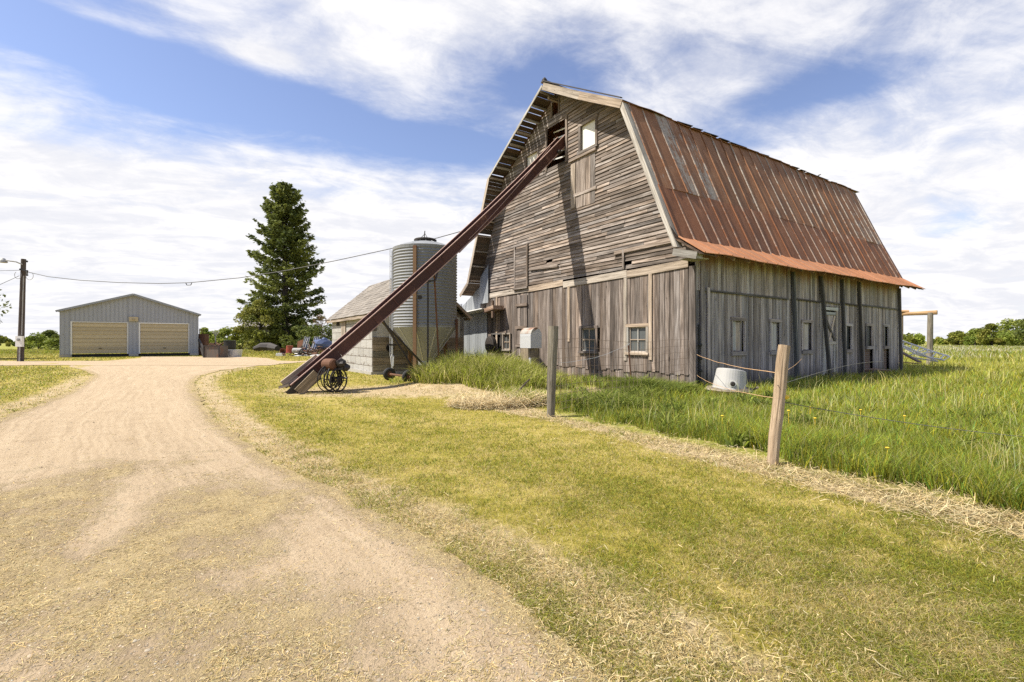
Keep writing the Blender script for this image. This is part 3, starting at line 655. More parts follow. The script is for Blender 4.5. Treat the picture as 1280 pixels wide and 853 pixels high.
# ---- roof
O0, O1 = -.8, LB+.7
def sag(l, v): return .035*math.sin(l*.9+1)*v + .02*math.sin(l*2.3)*v
def roof_strip(mb, p0, p1, l0, l1, pw, galv=None, th=.02, jit=.006, mirror=False, sagv=1.0, rib=True, ribm=None, edge=0.0):
    (s0, z0), (s1, z1) = p0, p1    # top, bottom
    d = V(0, s1-s0, z1-z0); Ls = d.length; d.normalize(); nrm = V(0, -d.z, d.y)
    if nrm.z < 0: nrm = -nrm
    l = l0; k = 0
    while l < l1-.05:
        w_ = min(pw*random.uniform(.97, 1.03), l1-l)
        j = random.uniform(0, jit); e = random.uniform(-edge, edge)
        gv = galv(k, l) if galv else 0.0; gt, gb = gv if isinstance(gv, tuple) else (gv, gv); r = random.random()
        A = []; B = []
        for (ll) in (l+.004, l+w_-.004):
            A.append(V(ll, s0, z0) + nrm*(j+sag(ll, sagv*.4))); B.append(V(ll, s1, z1) + d*e + nrm*(j+sag(ll, sagv)))
        c = [B[0], B[1], A[1], A[0]] ; c2 = [p + nrm*th for p in c]
        i = len(mb.v); mb.hexa(c + c2, [V(c_.x, 0 if q in (2, 3, 6, 7) else Ls, 0) for q, c_ in enumerate(c + c2)], r, gb)
        for q in (2, 3, 6, 7): mb.g[i+q] = gt
        if rib and ribm is not None:
            gg = (random.random() < .85)*random.uniform(.5, .95) if galv else 0
            a = V(l, s0, z0) + nrm*(th+.012+j); b = V(l, s1, z1) + nrm*(th+.012+j+sag(l, sagv)) + d*e
            i = len(ribm.v); ribm.bar(a, b, .042, .035, nrm, r, gg+.001)
            ribm.bp[i:] = [V(v.x, (v-a).length, 0) for v in ribm.v[i:]]
            ribm.g[i:i+4] = [max(gg, gt)+.02]*4
        l += w_; k += 1
PATCH = {2: (.85, .62), 3: (.45, .25), 4: (.38, .80), 1: (.2, .3)}
def gal_up(k, l):
    if k in PATCH: return PATCH[k]
    if l > 12.6: return (.15, .60) if l < 15 else (.2, .3)
    return random.choice([(.0, .0), (.05, .1), (.0, .2), (.15, .05), (.1, .22)])
K_, M_, F_, E_ = (2.10, 9.02), (.80, 6.02), (.03, 4.34), (-.78, 3.80)
up = MB(); ribs = MB(); roof_strip(up, (K_[0]-.03, K_[1]+.02), M_, -.55, O1, .62, gal_up, ribm=ribs)
p = up.build('roof_panel', 'roof_upper', barn, local=True); p['label'] = 'upper row of rusty roof sheets with grey bare patches'
ribs.build('seam', 'roof_upper', p, local=True)
lo = MB(); ribs = MB(); roof_strip(lo, (M_[0]+.012, M_[1]+.06), F_, -.6, O1, .62, lambda k, l: .0001, ribm=ribs, th=.012)
p = lo.build('roof_panel', 'roof_lower', barn, local=True); p['label'] = 'lower row of dark red rusted roof sheets'
ribs.build('seam', 'roof_lower', p, local=True)
fl = MB(); ribs = MB(); roof_strip(fl, (F_[0]+.03, F_[1]+.03), E_, -.62, O1+.05, .62, None, sagv=.55, jit=.006, ribm=ribs, edge=.012)
p = fl.build('eave_flare', 'roof_flare', barn, local=True); ribs.build('seam', 'roof_flare', p, local=True)
mb = MB(); roof_strip(mb, (6.25, 11.5), (K_[0]-.12, K_[1]-.02), O0, O1, .62, None, edge=.04); roof_strip(mb, (6.25, 11.5), (W-K_[0]+.1, K_[1]), -.02, O1, .62, None)
mb.build('upper_roof', 'roof_lower', barn, local=True)
mb = MB(); roof_strip(mb, (W-K_[0], K_[1]+.0), (W-F_[0], F_[1]), -.02, O1, .62, None); roof_strip(mb, (W-F_[0], F_[1]), (W-E_[0], E_[1]), -.02, O1, .62, None)
mb.build('far_slope', 'roof_lower', barn, local=True)
mb = MB(); x_ = O0
while x_ < O1: e_ = min(x_+random.uniform(1.8, 2.6), O1); mb.bar((x_, 6.25, 11.56+random.uniform(-.02, .03)), (e_+.06, 6.25, 11.56+random.uniform(-.02, .03)), .22, .06); x_ = e_
mb.lathe((O0+.1, 6.25, 11.55), [(.09, 0), (.1, .12), (.03, .2)], 8, cap=(True, True)); mb.build('ridge_cap', 'iron', barn, local=True)
# loose sheet edges along the knee
mb = MB()
l = O0
while l < O1:
    w_ = random.uniform(.5, 1.4); h_ = random.uniform(-.005, .05)
    mb.bar((l, K_[0]-.02, K_[1]+.035), (l+w_, K_[0]-.02, K_[1]+.035+h_), .18, .02); l += w_*random.uniform(.9, 1.3)
mb.bar((12.2, K_[0]+.1, K_[1]+.08), (12.6, K_[0]+.1, K_[1]+.30), .1, .02); mb.bar((12.0, K_[0]+.1, K_[1]+.08), (12.35, K_[0]+.1, K_[1]+.16), .1, .02)
mb.build('loose_sheet', 'iron', barn, local=True)
# overhang boards: right half close boarded, left half with gaps the sky shows through
mb = MB()
def ob(mb, p0, p1, gaps, l0=O0+.03, l1=-.045):
    (s0, z0), (s1, z1) = p0, p1; Ls = math.hypot(s1-s0, z1-z0); t = 0
    while t < Ls-.03:
        w_ = random.uniform(.16, .24); g_ = (random.uniform(.015, .06) if random.random() < gaps else .004); e = min(t+w_, Ls)
        f = lambda q: (s0+(s1-s0)*q/Ls, z0+(z1-z0)*q/Ls)
        (a, za), (b, zb) = f(t), f(e); d = V(0, b-a, zb-za).normalized(); nr = V(0, -d.z, d.y)
        if nr.z < 0: nr = -nr
        jj = random.uniform(-.06, .03); c = [V(l0+jj*.2, a, za), V(l1, a, za), V(l1, b, zb), V(l0+jj*.2, b, zb)]; c = [q - nr*.05 for q in c]
        mb.hexa(c + [q + nr*.024 for q in c], [V(q.x, q.y, q.z) for q in c+c])
        t = e + g_
ob(mb, (6.25, 11.47), K_, .1); ob(mb, K_, F_, .0); ob(mb, F_, E_, 0)
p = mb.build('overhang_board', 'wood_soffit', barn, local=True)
mb = MB(); ob(mb, (6.3, 11.46), (W-K_[0], K_[1]), .75); ob(mb, (W-K_[0], K_[1]), (W-F_[0], F_[1]), .22); ob(mb, (W-F_[0], F_[1]), (W-E_[0], E_[1]), .1)
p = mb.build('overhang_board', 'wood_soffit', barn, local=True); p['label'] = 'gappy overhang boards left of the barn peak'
for t in np.linspace(.04, .97, 8): mb = MB(); mb.bar((O0+.04, 6.25+t*4.15, 11.40-t*2.48-.045), (-.04, 6.25+t*4.15, 11.40-t*2.48-.045), .05, .09); mb.build('lookout', 'wood_trim', barn, local=True)
for t in np.linspace(.1, .98, 7): mb = MB(); mb.bar((O0+.04, W-K_[0]+t*2.05-.05, K_[1]-t*4.65-.03), (-.04, W-K_[0]+t*2.05-.05, K_[1]-t*4.65-.03), .07, .06); mb.build('lookout', 'wood_trim', barn, local=True)
def rake(pts, x, w_, h_, m, nm, drop=.1):
    mb = MB()
    for a, b in zip(pts[:-1], pts[1:]): mb.bar((x, a[0], a[1]-drop), (x, b[0], b[1]-drop), w_, h_, V(0, -(b[1]-a[1]), (b[0]-a[0])) if b[0] > a[0] else V(0, (b[1]-a[1]), -(b[0]-a[0])))
    return mb.build(nm, m, barn, local=True)
rake([(6.22, 11.47), (4.1, 10.2), (K_[0]-.02, K_[1]+.05)], O0, .04, .26, 'wood_trim', 'rake_board')
rake([(6.22, 11.6), (K_[0]-.02, K_[1]+.17)], O0-.01, .1, .03, 'iron', 'roof_edge', .02)
mb = MB()
mb.hexa([V(O0, -.05, 4.06), V(-.56, -.06, 4.06), V(-.56, .12, 4.1), V(O0, .12, 4.1), V(O0, K_[0]-.06, K_[1]+.02), V(-.56, K_[0]-.06, K_[1]+.02), V(-.56, K_[0]+.12, K_[1]), V(O0, K_[0]+.12, K_[1])], [V(z_, a_, b_) for z_ in (0, 5.4) for a_, b_ in ((0,0),(.3,0),(.3,.2),(0,.2))])
p = mb.build('rake_board', 'wood_trim', barn, local=True); p['label'] = 'pale board down the steep near roof edge'
rake([(W-6.22, 11.47), (W-K_[0], K_[1])], O0, .03, .10, 'wood_trim', 'rake_board', .06)
rake([(W-K_[0], K_[1]), (W-F_[0], F_[1]), (W-E_[0], E_[1])], O0, .03, .16, 'wood_trim', 'rake_board', .06)
mb = MB(); mb.bar((O0+.04, -.62, 3.74), (-.5, -.62, 3.74), .05, .14); mb.bar((O0+.03, -.66, 3.74), (O0+.03, .12, 3.95), .04, .20); mb.bar((O0+.05, -.3, 3.72), (-.08, -.3, 3.72), .5, .025); mb.build('cornice_return', 'wood_trim', barn, local=True)
for k in range(20):
    mb = MB(); l = .35+k*.8; mb.bar((l, -.03, 4.15), (l, -.56, 3.82), .05, .09, V(0,0,1)); mb.build('rafter_tail', 'wood_side', barn, local=True)
# far end overhang
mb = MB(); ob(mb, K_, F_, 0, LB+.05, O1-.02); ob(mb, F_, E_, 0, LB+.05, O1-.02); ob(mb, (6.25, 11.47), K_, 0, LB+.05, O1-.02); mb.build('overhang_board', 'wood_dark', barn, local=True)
# ---- metal lean-to at the far left of the gable
lt = thing('lean_to', 'grey sheet metal lean-to against the left end of the barn gable', 'lean-to', bl(0, 12.5), BRZ)
def LT(l, s, z): return V(l, s, z)   # local: s measured from 12.5
def sheets(mb, fn, s0, s1, z0, zt0, zt1, pw=.3):
    s = s0
    while s < s1-.01:
        e = min(s+pw, s1); q = lambda v: zt0+(zt1-zt0)*(v-s0)/(s1-s0); po = random.uniform(0, .012)
        c = [fn(s+.004, .02+po, z0), fn(e-.004, .02+po, z0), fn(e-.004, po, z0), fn(s+.004, po, z0), fn(s+.004, .02+po, q(s)), fn(e-.004, .02+po, q(e)), fn(e-.004, po, q(e)), fn(s+.004, po, q(s))]
        mb.hexa(c, [V(v.z, v.y, v.x) for v in c]); s = e
mb = MB(); f1 = lambda s, o, z: V(-.05-o, s, z)
sheets(mb, f1, -.72, 2.1, -.05, 2.86, 2.86); sheets(mb, f1, -.05, 2.1, 2.9, 4.2, 3.2)
mb.build('metal_wall', 'galv_panel', lt, local=True)
mb = MB(); sheets(mb, lambda s, o, z: V(-.12-o, s, z), -.95, -.1, 3.3, 5.15, 4.55, .28); mb.build('corner_sheet', 'galv_panel', lt, local=True)
mb = MB(); mb.bar((-.42, 2.2, 2.78), (-.42, -1.5, 2.96), .8, .04); p = mb.build('pent_roof', 'white_paint', lt, local=True)
mb = MB(); mb.bar((-.4, -1.45, 2.85), (-.4, -2.35, 2.98), .6, .18); mb.bar((-.62, -2.2, 2.5), (-.6, -2.15, 3.3), .1, .1, V(0,1,0)); mb.build('broken_board', 'wood_junk', lt, local=True)
mb = MB(); mb.bar((6, 0.2, 4.02), (6, 2.12, 3.12), 11.9, .03, V(0,0,1)); mb.build('lean_to_roof', 'galv_panel', lt, local=True)
mb = MB(); mb.box((0, 2.05, -.05), (11.9, 2.1, 3.2), 2); mb.box((.02, 2.2, -.05), (.06, 2.75, 3.45), 2); mb.build('outer_wall', 'galv_panel', lt, local=True)
# ------------------------------------------------------------------ bale elevator
NL0 = V(-5.93, 12.86, .22); NL1 = V(2.19, 18.94, 9.64)      # near lip of the trough, foot and head
ED = (NL1-NL0).normalized(); ES = V(ED.y, -ED.x, 0).normalized(); EN = ES.cross(ED)
if EN.z < 0: EN = -EN
EL = (NL1-NL0).length; hw, hd = .27, .31
EA = NL0 - ES*hw - EN*hd
elev = thing('bale_elevator', 'long dark red bale elevator leaning up into the barn loft', 'elevator', (EA.x, EA.y, 0), 0)
def ep(t, s=0, n_=0): return EA + ED*t + ES*s + EN*(n_ - .17*4*max(0, min(1, t/EL))*(1-max(0, min(1, t/EL))))      # t metres up, s towards the viewer, n above the floor of the trough
mb = MB()
a = 0.0
while a < EL-.05:          # built of bolted sections
    b = min(a+1.525, EL)
    mb.bar(ep(a, hw, hd/2), ep(b-.01, hw, hd/2), .02, hd, EN); mb.bar(ep(a, -hw, hd/2), ep(b-.01, -hw, hd/2), .02, hd, EN)
    mb.bar(ep(a, 0, .08), ep(b-.01, 0, .08), hw*2-.02, .015, EN)
    a = b
trough = mb.build('trough', 'elev_red', elev)
mb = MB()
for s_ in (hw+.012, -hw-.012):
    for k in range(9):
        a, b = EL*k/9, EL*(k+1)/9; mb.bar(ep(a, s_, hd+.012), ep(b, s_, hd+.012), .055, .022, EN); mb.bar(ep(a, s_*1.03, .0), ep(b, s_*1.03, .0), .03, .03, EN)
mb.build('trough_lip', 'elev_lip', trough)
for k in range(1, 5):
    t = 3.05*k
    for s_ in (1, -1): mb = MB(); mb.bar(ep(t-.12, s_*(hw+.018), hd*.45), ep(t+.12, s_*(hw+.018), hd*.45), .012, hd*.8, EN); mb.build('splice_plate', 'elev_red', trough)
for k in range(9): mb = MB(); mb.bar(ep(.8+k*1.5, hw+.016, .02), ep(.8+k*1.5, hw+.016, hd-.02), .012, .04, ED); mb.build('stiffener', 'elev_red', trough)
mb = MB()
for s_ in (.14, -.14): mb.tube([ep(EL*k/12+.1, s_, .12) for k in range(12)], .016, 5)
for k in range(26): mb.bar(ep(.5+k*.52, -.2, .125), ep(.5+k*.52, .2, .125), .03, .03, EN)
mb.build('conveyor_chain', 'iron', elev)
mb = MB()   # plain steel rod that hangs along the side near the top
pts = [ep(7.2+q*.6, hw+.05, .08+.5*(q/9)**1.4*.7) for q in range(10)]; mb.tube(pts, .012, 5); mb.tube([ep(6.6, hw+.06, -.02), ep(7.1, hw+.06, .0), ep(7.6, hw+.06, -.02)], .02, 5); mb.build('control_rod', 'elev_lip', elev)
mb = MB(); mb.tube([ep(EL-1.6, -.5, -.1), ep(EL-.9, .45, .0)], .04, 8); mb.tube([ep(EL-1.0, -.3, .05), ep(EL-1.0, .42, .05)], .06, 8); mb.build('head_shaft', 'iron', elev)
# feeder planks and skirt at the foot
mb = MB(); mb.bar(at(354, 481.5, 13.25), at(397.5, 447.5, 13.9), .10, .24, EN); mb.bar(at(351.5, 484, 13.2), at(364, 480.5, 13.2), .3, .07); mb.build('feed_plank', 'wood_trim', elev)
mb = MB(); mb.bar(at(373, 491, 12.75), at(397, 467, 12.95), .05, .27, EN); mb.build('side_skirt', 'wood_old_post', elev)
mb = MB(); mb.bar(ep(-.22, .29, .10), ep(.7, .30, .10), .03, .36, EN); mb.build('foot_plate', 'iron', elev)
# motor with spoked pulleys under the foot
mc = V(-4.92, 13.2, .0)
def ring(mb, c, r, rad, ax, seg=28):
    M = V(0,0,1).rotation_difference(ax).to_matrix(); mb.tube([V(*c) + M @ V(r*math.cos(2*math.pi*k/seg), r*math.sin(2*math.pi*k/seg), 0) for k in range(seg)], rad, 5, closed=True)
axw = (ES*1.0 + V(.75, .2, 0)).normalized()
for k, (o, r_) in enumerate(((0.0, .33), (.2, .31))):
    mb = MB(); c = mc + axw*o + V(0, 0, .345); ring(mb, c, r_, .022, axw); ring(mb, c, .06, .03, axw, 10)
    M = V(0,0,1).rotation_difference(axw).to_matrix()
    for j in range(9): q = 2*math.pi*j/9+k*.3; mb.tube([c, c + M @ V(r_*math.cos(q), r_*math.sin(q), 0)], .011, 4)
    mb.build('spoked_pulley', 'iron', elev)
mb = MB(); mb.lathe(mc + V(-.05, -.1, .78) - axw*.2, [(0, 0), (.13, .01), (.15, .05), (.15, .32), (.12, .36), (0, .37)], 16, axis=axw)
mo = mb.build('motor', 'rust', elev, smooth=False)
mb = MB(); mb.bar(mc+V(-.25, 0, .60), mc+V(.3, .05, .66), .3, .06); mb.blob(mc+V(.22, -.05, .80), (.14, .12, .13), 3, 2, .5, 3); mb.blob(mc+V(.36, .0, .68), (.1, .1, .1), 5, 2, .5, 3); mb.tube([mc+axw*-.1+V(0,0,.41), mc+axw*.5+V(0,0,.41)], .03, 6); mb.build('motor_mount', 'iron', mo)
mb = MB()
for k in range(9):
    c = mc+V(.03*k-.1, -.05+.012*k, .40+.02*(k%4)); ring(mb, c, .37-.022*k, .014, (axw+V(.1*(k%5)-.2, .1*(k%4), .12*(k%3)-.1)).normalized(), 22)
mb.build('cable_loop', 'black', elev)
# carriage: hangers, struts, axle, wheels
piv = ep(5.1, 0, -.02); ax0 = V(-3.35, 15.6, .34) - ES*.8 - V(0, 0, .09)
mb = MB(); a_ = ep(5.1, .28, .0); mb.bar(a_, V(a_.x, a_.y, .45), .05, .05)
mb.build('hanger_post', 'iron', elev)
mb = MB(); mb.bar(ep(5.5, .2, .05), at(549, 458, 16.3), .05, .05); mb.build('brace_bar', 'rust', elev)
mb = MB()
mb.bar(ep(3.1, .3, .0), at(516, 461, 15.3), .06, .05); mb.bar(ep(3.25, -.3, .0), at(533, 460, 16.5), .06, .05); mb.bar(at(486, 431, 14.7), at(497, 432, 15.6), .05, .05); mb.build('carriage_strut', 'iron', elev)
mb = MB(); mb.tube([ax0+ES*.95, ax0-ES*.95], .04, 8);  mb.build('axle', 'rust', elev)
for s_ in (.8, -.8):
    mb = MB(); c = ax0+ES*s_; mb.lathe(c-ES*.07, [(.10, 0), (.19, 0), (.225, .03), (.225, .09), (.19, .12), (.10, .12)], 20, axis=ES); wl = mb.build('wheel', 'black', elev, smooth=False)
    mb = MB(); mb.lathe(c-ES*.05, [(0, .0), (.13, .01), (.14, .05), (.13, .09), (0, .10)], 14, axis=ES); mb.build('rim', 'rust', wl)
mb = MB(); mb.tube([ep(5.1, .34, -.05), ep(5.1, -.34, -.05)], .035, 8); mb.lathe(at(524.5, 372, 15.0), [(0,0),(.07,0),(.07,.05),(0,.05)], 12, axis=ES); mb.build('pulley', 'iron', elev); mb = MB(); mb.tube([ep(5.1,.3,-.05), ep(5.3,.3,-.16), ep(5.55,.28,-.02)], .03, 6); mb.build('winch', 'iron', elev)
# ------------------------------------------------------------------ grain bin
bc = V(-3.53, 19.55, 0); R_ = 1.27
gb = thing('grain_bin', 'ribbed galvanised hopper bin on rusty legs behind the elevator', 'grain bin', tuple(bc), 0)
prof = []; z = 2.0
while z < 5.06: prof += [(R_-.012, z), (R_+.022, z+.035), (R_+.022, z+.05), (R_-.012, z+.085)]; z += .115
mb = MB(); mb.lathe(bc, prof, 56); mb.build('bin_wall', 'bin_galv', gb, smooth=False)
mb = MB(); mb.lathe(bc, [(R_+.02, 5.05), (R_+.035, 5.13), (R_*.62, 5.33), (.36, 5.44), (.36, 5.48)], 40); rf_ = mb.build('bin_roof', 'bin_galv', gb)
mb = MB(); mb.lathe(bc, [(.36, 5.44), (.45, 5.47), (.46, 5.53), (.42, 5.56), (.0, 5.57)], 24); mb.tube([bc+V(-.05,0,5.55), bc+V(-.02,0,5.9)], .02, 5); mb.tube([bc+V(.12,0,5.55), bc+V(-.02,.05,5.8), bc+V(-.2,0,5.6)], .015, 5); mb.build('filler_lid', 'iron', rf_)
mb = MB()
for k in range(14):
    q = k*2*math.pi/14; mb.tube([bc+V(R_*math.cos(q), R_*math.sin(q), 5.14), bc+V(.4*math.cos(q), .4*math.sin(q), 5.455)], .012, 4)
mb.build('roof_seam', 'bin_galv', rf_)
mb = MB(); mb.lathe(bc, [(R_, 2.06), (R_, 1.96), (.28, .62), (.28, .45), (.0, .45)], 48); cn = mb.build('hopper_cone', 'bin_galv', gb, smooth=False)
mb = MB()
for k in range(10):
    q = k*2*math.pi/10+.2; mb.bar(bc+V((R_+.005)*math.cos(q), (R_+.005)*math.sin(q), 1.95), bc+V(.29*math.cos(q), .29*math.sin(q), .62), .03, .02, V(math.cos(q), math.sin(q), .7))
mb.build('cone_seam', 'galv', cn)
for q, m_, top in ((-97, 'rust_leg', 5.05), (-178, 'galv', 5.05), (-10, 'rust', 2.3), (60, 'rust_leg', 2.4), (130, 'rust_leg', 2.4)):
    q = math.radians(q); mb = MB(); e = V(math.cos(q), math.sin(q), 0)
    mb.bar(bc+e*(R_+.07)+V(0,0,-.05), bc+e*(R_+.05)+V(0,0,top), .13, .07, e); mb.build('leg', m_, gb)

mb = MB()
for dq in (-.13, .13):
    q = math.radians(-178)+dq; e = V(math.cos(q), math.sin(q), 0); mb.tube([bc+e*(R_+.13)+V(0,0,.8), bc+e*(R_+.13)+V(0,0,5.15)], .015, 5)
for k in range(14): 
    q = math.radians(-178); mb.tube([bc+V(math.cos(q-.13), math.sin(q-.13), 0)*(R_+.13)+V(0,0,.95+k*.3), bc+V(math.cos(q+.13), math.sin(q+.13), 0)*(R_+.13)+V(0,0,.95+k*.3)], .012, 4)
mb.build('ladder', 'galv', gb)
# rusty pole right of the bin
mb = MB(); c = at(571, 452, 22.6); mb.bar((c.x, c.y, -.05), (c.x+.02, c.y, 2.75), .22, .14, V(1,0,0)); one(mb, 'steel_column', 'rust', 'rusty upright steel column between the grain bin and the lean-to', 'column')
# ------------------------------------------------------------------ block shed
SRZ = math.atan2(.551, .835); S0 = V(-5.83, 20.0, 0)
sh = thing('block_shed', 'low concrete block shed with a shingled roof beside the grain bin', 'shed', tuple(S0), SRZ)
SLn, SW, SH_, SR = 7.0, 4.3, 2.62, 4.55     # local x = across (0..SW), y = along (0..SLn)
def wallbox(mb, lo, hi, hor):
    i = len(mb.v); mb.box(lo, hi); mb.bp[i:] = [V(v.x if hor == 0 else v.y, v.z, 0) for v in mb.v[i:]]
mb = MB(); wallbox(mb, (0, .0, .12), (.2, SLn, SH_-.1), 1); wallbox(mb, (SW-.2, .0, .12), (SW, SLn, SH_-.1), 1); wallbox(mb, (.21, SLn-.2, .12), (SW-.21, SLn, SH_-.1), 0); mb.build('block_wall', 'block', sh, local=True)
mb = MB(); mb.box((-.06, -.06, -.1), (SW+.06, SLn+.06, .13)); mb.build('foundation', 'concrete', sh, local=True)
mb = MB()
z = .13
while z < 1.35: h = random.uniform(.26, .34); mb.box((.02, -.03-random.uniform(0,.015), z), (SW-.02, .03, z+h-.012), 0); z += h
mb.build('plank_wall', 'wood_old_post', sh, local=True)
mb = MB(); wallbox(mb, (.2, .0, 1.3), (SW-.01, .18, SH_-.1), 0)
mb.build('end_wall', 'concrete', sh, local=True)
for yo, sg in ((.0, -1), (SLn, 1)):
    mb = MB(); mb.poly([(.05, yo-.05*sg, SH_-.1), (SW-.05, yo-.05*sg, SH_-.1), (SW/2, yo-.05*sg, SR-.12)], (0, -.12*sg, 0)); mb.build('gable_end', 'wood_old_post', sh, local=True)
mb = MB()
for sg in (1, -1):
    A0, A1 = (-.25, SH_-.12), (SW/2, SR)
    def X(u): return u if sg == 1 else SW-u
    rows = 15
    for k in range(rows):
        t0, t1 = k/rows, (k+1.35)/rows; t1 = min(t1, 1)
        y_ = -.3
        while y_ < SLn+.3:
            e_ = min(y_+random.uniform(.5, 1.0), SLn+.3); lf = random.uniform(.0, .018)
            p = lambda t, o: (X(A0[0]+(A1[0]-A0[0])*t), A0[1]+(A1[1]-A0[1])*t+o)
            (x0, z0), (x1, z1) = p(t0, .03+lf), p(t1, .012)
            c = [V(x0, y_, z0), V(x0, e_-.006, z0), V(x1, e_-.006, z1), V(x1, y_, z1)]
            mb.hexa(c + [q+V(0,0,.016) for q in c], [V(q.y, q.x*1.2, 0) for q in c+c]); y_ = e_
mb.build('shingle_roof', 'shingle', sh, local=True)
mb = MB()
for sg in (1, -1):
    X = (lambda u: u) if sg == 1 else (lambda u: SW-u)
    for yo in (-.28, SLn+.26): mb.bar((X(-.25), yo, SH_-.16), (X(SW/2), yo, SR-.05), .03, .12, V(0,1,0) if 0 else V(0,0,1))
    mb.bar((X(-.2), -.28, SH_-.18), (X(-.2), SLn+.28, SH_-.18), .04, .12)
mb.bar((-.04, .0, SH_-.07), (-.04, SLn, SH_-.07), .05, .12)
mb.build('fascia', 'wood_trim', sh, local=True)
mb = MB(); mb.box((-.05, 4.1, 1.45), (-.005, 4.9, 2.35), 2); mb.build('shutter', 'wood_trim', sh, local=True)
mb = MB(); mb.box((-.03, 5.4, 2.2), (.1, 5.95, 2.42)); mb.build('vent_hole', 'dark_inside', sh, local=True)
mb = MB(); mb.lathe((.75, -.09, 1.12), [(0,.0),(.17,0),(.17,.1),(0,.1)], 14, axis=(0,1,0)); mb.build('exhaust_hole', 'dark_inside', sh, local=True)
# small things at the bin foot
mb = MB(); c = gp(507, 474)
pts = [at(489.5, 456, 18.2), at(488.5, 447, 18.2), at(490, 443, 18.2), at(492, 446, 18.2), at(491.5, 458, 18.2)]; mb.tube(pts, .022, 6); one(mb, 'hose', 'galv', 'looped grey hose hanging beside the grain bin leg', 'hose')
mb = MB()
c = V(gp(549, 474)[0], gp(549, 474)[1], .12); c.z = float(gz(c.x, c.y))
for k in range(150):
    q = random.uniform(0, 6.28); r_ = random.uniform(0, .75); b = c + V(r_*math.cos(q), r_*math.sin(q)*.6, random.uniform(.0, .35)*(1-r_*.8)); e = b + V(random.uniform(-.35,.35), random.uniform(-.3,.3), random.uniform(-.05, .28)); mb.tube([b, e], random.uniform(.008, .02), 4)
one(mb, 'brush_pile', 'wood_junk', 'heap of dead sticks and twigs at the foot of the grain bin', 'brush pile')
# ------------------------------------------------------------------ rounded metal box
bx = at(663.5, 452, 17.6); BZ = float(gz(bx.x, bx.y)); b0 = V(bx.x, bx.y, BZ)
hb = thing('metal_feeder', 'rounded galvanised metal box with a rust stained top on a dark stand', 'feeder', tuple(b0), -.98)
mb = MB(); pr_ = [(-.25, -.02), (.25, -.02), (.25, .42)] + [(.25*math.cos(q), .42+.30*math.sin(q)) for q in np.linspace(.25, math.pi-.25, 9)] + [(-.25, .42)]
zb = 1.18 - BZ + .0
mb.poly([(-.33, p[0], p[1]+zb) for p in pr_], (.66, 0, 0), [(p[0]*3, p[1], 0) for p in pr_]); mb.build('metal_hood', 'galv', hb, local=True)
mb = MB(); mb.poly([(-.345, p[0]*1.025, p[1]+zb+.006) for p in pr_[6:12]], (.69, 0, 0)); mb.build('rusty_top', 'rusty_galv', hb, local=True)
mb = MB(); mb.box((-.26, -.28, -.1), (.22, .24, zb-.03), 2); mb.build('stand', 'wood_old_post', hb, local=True)
mb = MB(); mb.tube([(.34, -.3, 0), (.42, -.32, .5), (.36, -.3, .75), (.28, -.2, .72)], .045, 7); mb.build('drain_pipe', 'galv', hb, local=True)
mb = MB(); mb.lathe(bl(-.3, 10.85, 1.25), [(0,0),(.38,0),(.40,.05),(.40,.2),(.34,.22),(.2,.24),(0,.25)], 20, axis=(-GC,-GS,0)); one(mb, 'blower_housing', 'iron', 'dark round blower on the barn wall beside the leftmost small window', 'blower')
# ------------------------------------------------------------------ fence
def post(p, top, r0, r1, m, label, nm='fence_post', n_=10):
    b = V(p[0], p[1], float(gz(*p))-.1); mb = MB(); K = 7; pts = [b.lerp(top, k/K)+V(random.uniform(-1,1), random.uniform(-1,1), 0)*.006 for k in range(K+1)]
    mb.tube(pts, [r0+(r1-r0)*k/K+random.uniform(-.004,.004) for k in range(K+1)], n_); i = len(mb.v)
    return one(mb, nm, m, label, 'fence post')
P1 = gp(688, 521); P1t = at(691.5, 408, P1[1]); P2 = gp(964, 581); P2t = at(980, 432, P2[1]+.1)
post(P1, P1t, .075, .10, 'wood_old_post', 'grey lichen stained fence post in front of the barn gable')
post(P2, P2t, .062, .066, 'wood_post', 'leaning tan timber fence post at the edge of the tall grass')
c = gp(790, 482); mb = MB(); t_ = at(785.5, 432, c[1]); b = V(c[0], c[1], -.1); mb.bar(b, t_, .045, .012); mb.bar(b, t_, .012, .045); one(mb, 'steel_post', 'rust', 'thin rusty steel stake holding the wire mesh before the gable', 'fence post')
def wire(mb, a, b, r_, sagm=.03, n_=6, k=14):
    a = V(*a); b = V(*b); mb.tube([a.lerp(b, t) - V(0,0,sagm*4*t*(1-t)) + V(0,0,random.uniform(-.006,.006)) for t in np.linspace(0, 1, k)], r_, n_, cap=False)
wm = MB(); A = V(P1[0]+.05, P1[1], 0); Bc = bl(-.12, .12); Lm = (Bc-A).length
zs = [.12, .25, .40, .56, .73, .90, 1.08, 1.26, 1.44]
fw = lambda t, z: A.lerp(Bc, t) + V(0, 0, float(gz(*(A.lerp(Bc, t)).xy)) + z + .03*math.sin(t*9) - .05*math.sin(t*math.pi)) + V(.03*math.sin(t*11+z*2), 0, 0)
for z in zs: wm.tube([fw(t, z) for t in np.linspace(0, 1, 26)], .0035, 4, cap=False)
m_ = int(Lm/.19)
for k in range(m_+1): wm.tube([fw(k/m_, z) for z in zs], .0028, 4, cap=False)
one(wm, 'wire_fence', 'fence_rust', 'sagging woven wire fence from the grey post to the barn corner', 'fence')
mb = MB(); wire(mb, fw(.02, 1.0), fw(.45, 1.42), .0035, .1); one(mb, 'loose_wire', 'galv', 'loose pale strand slung across the woven wire fence', 'wire')
cn = bl(-.05, -.14, 1.02); mb = MB(); p2 = V(P2[0], P2[1], 0).lerp(P2t, .76); wire(mb, cn, p2, .0048, .06); wire(mb, p2, V(9.2, 15.2, .9), .0048, .05)
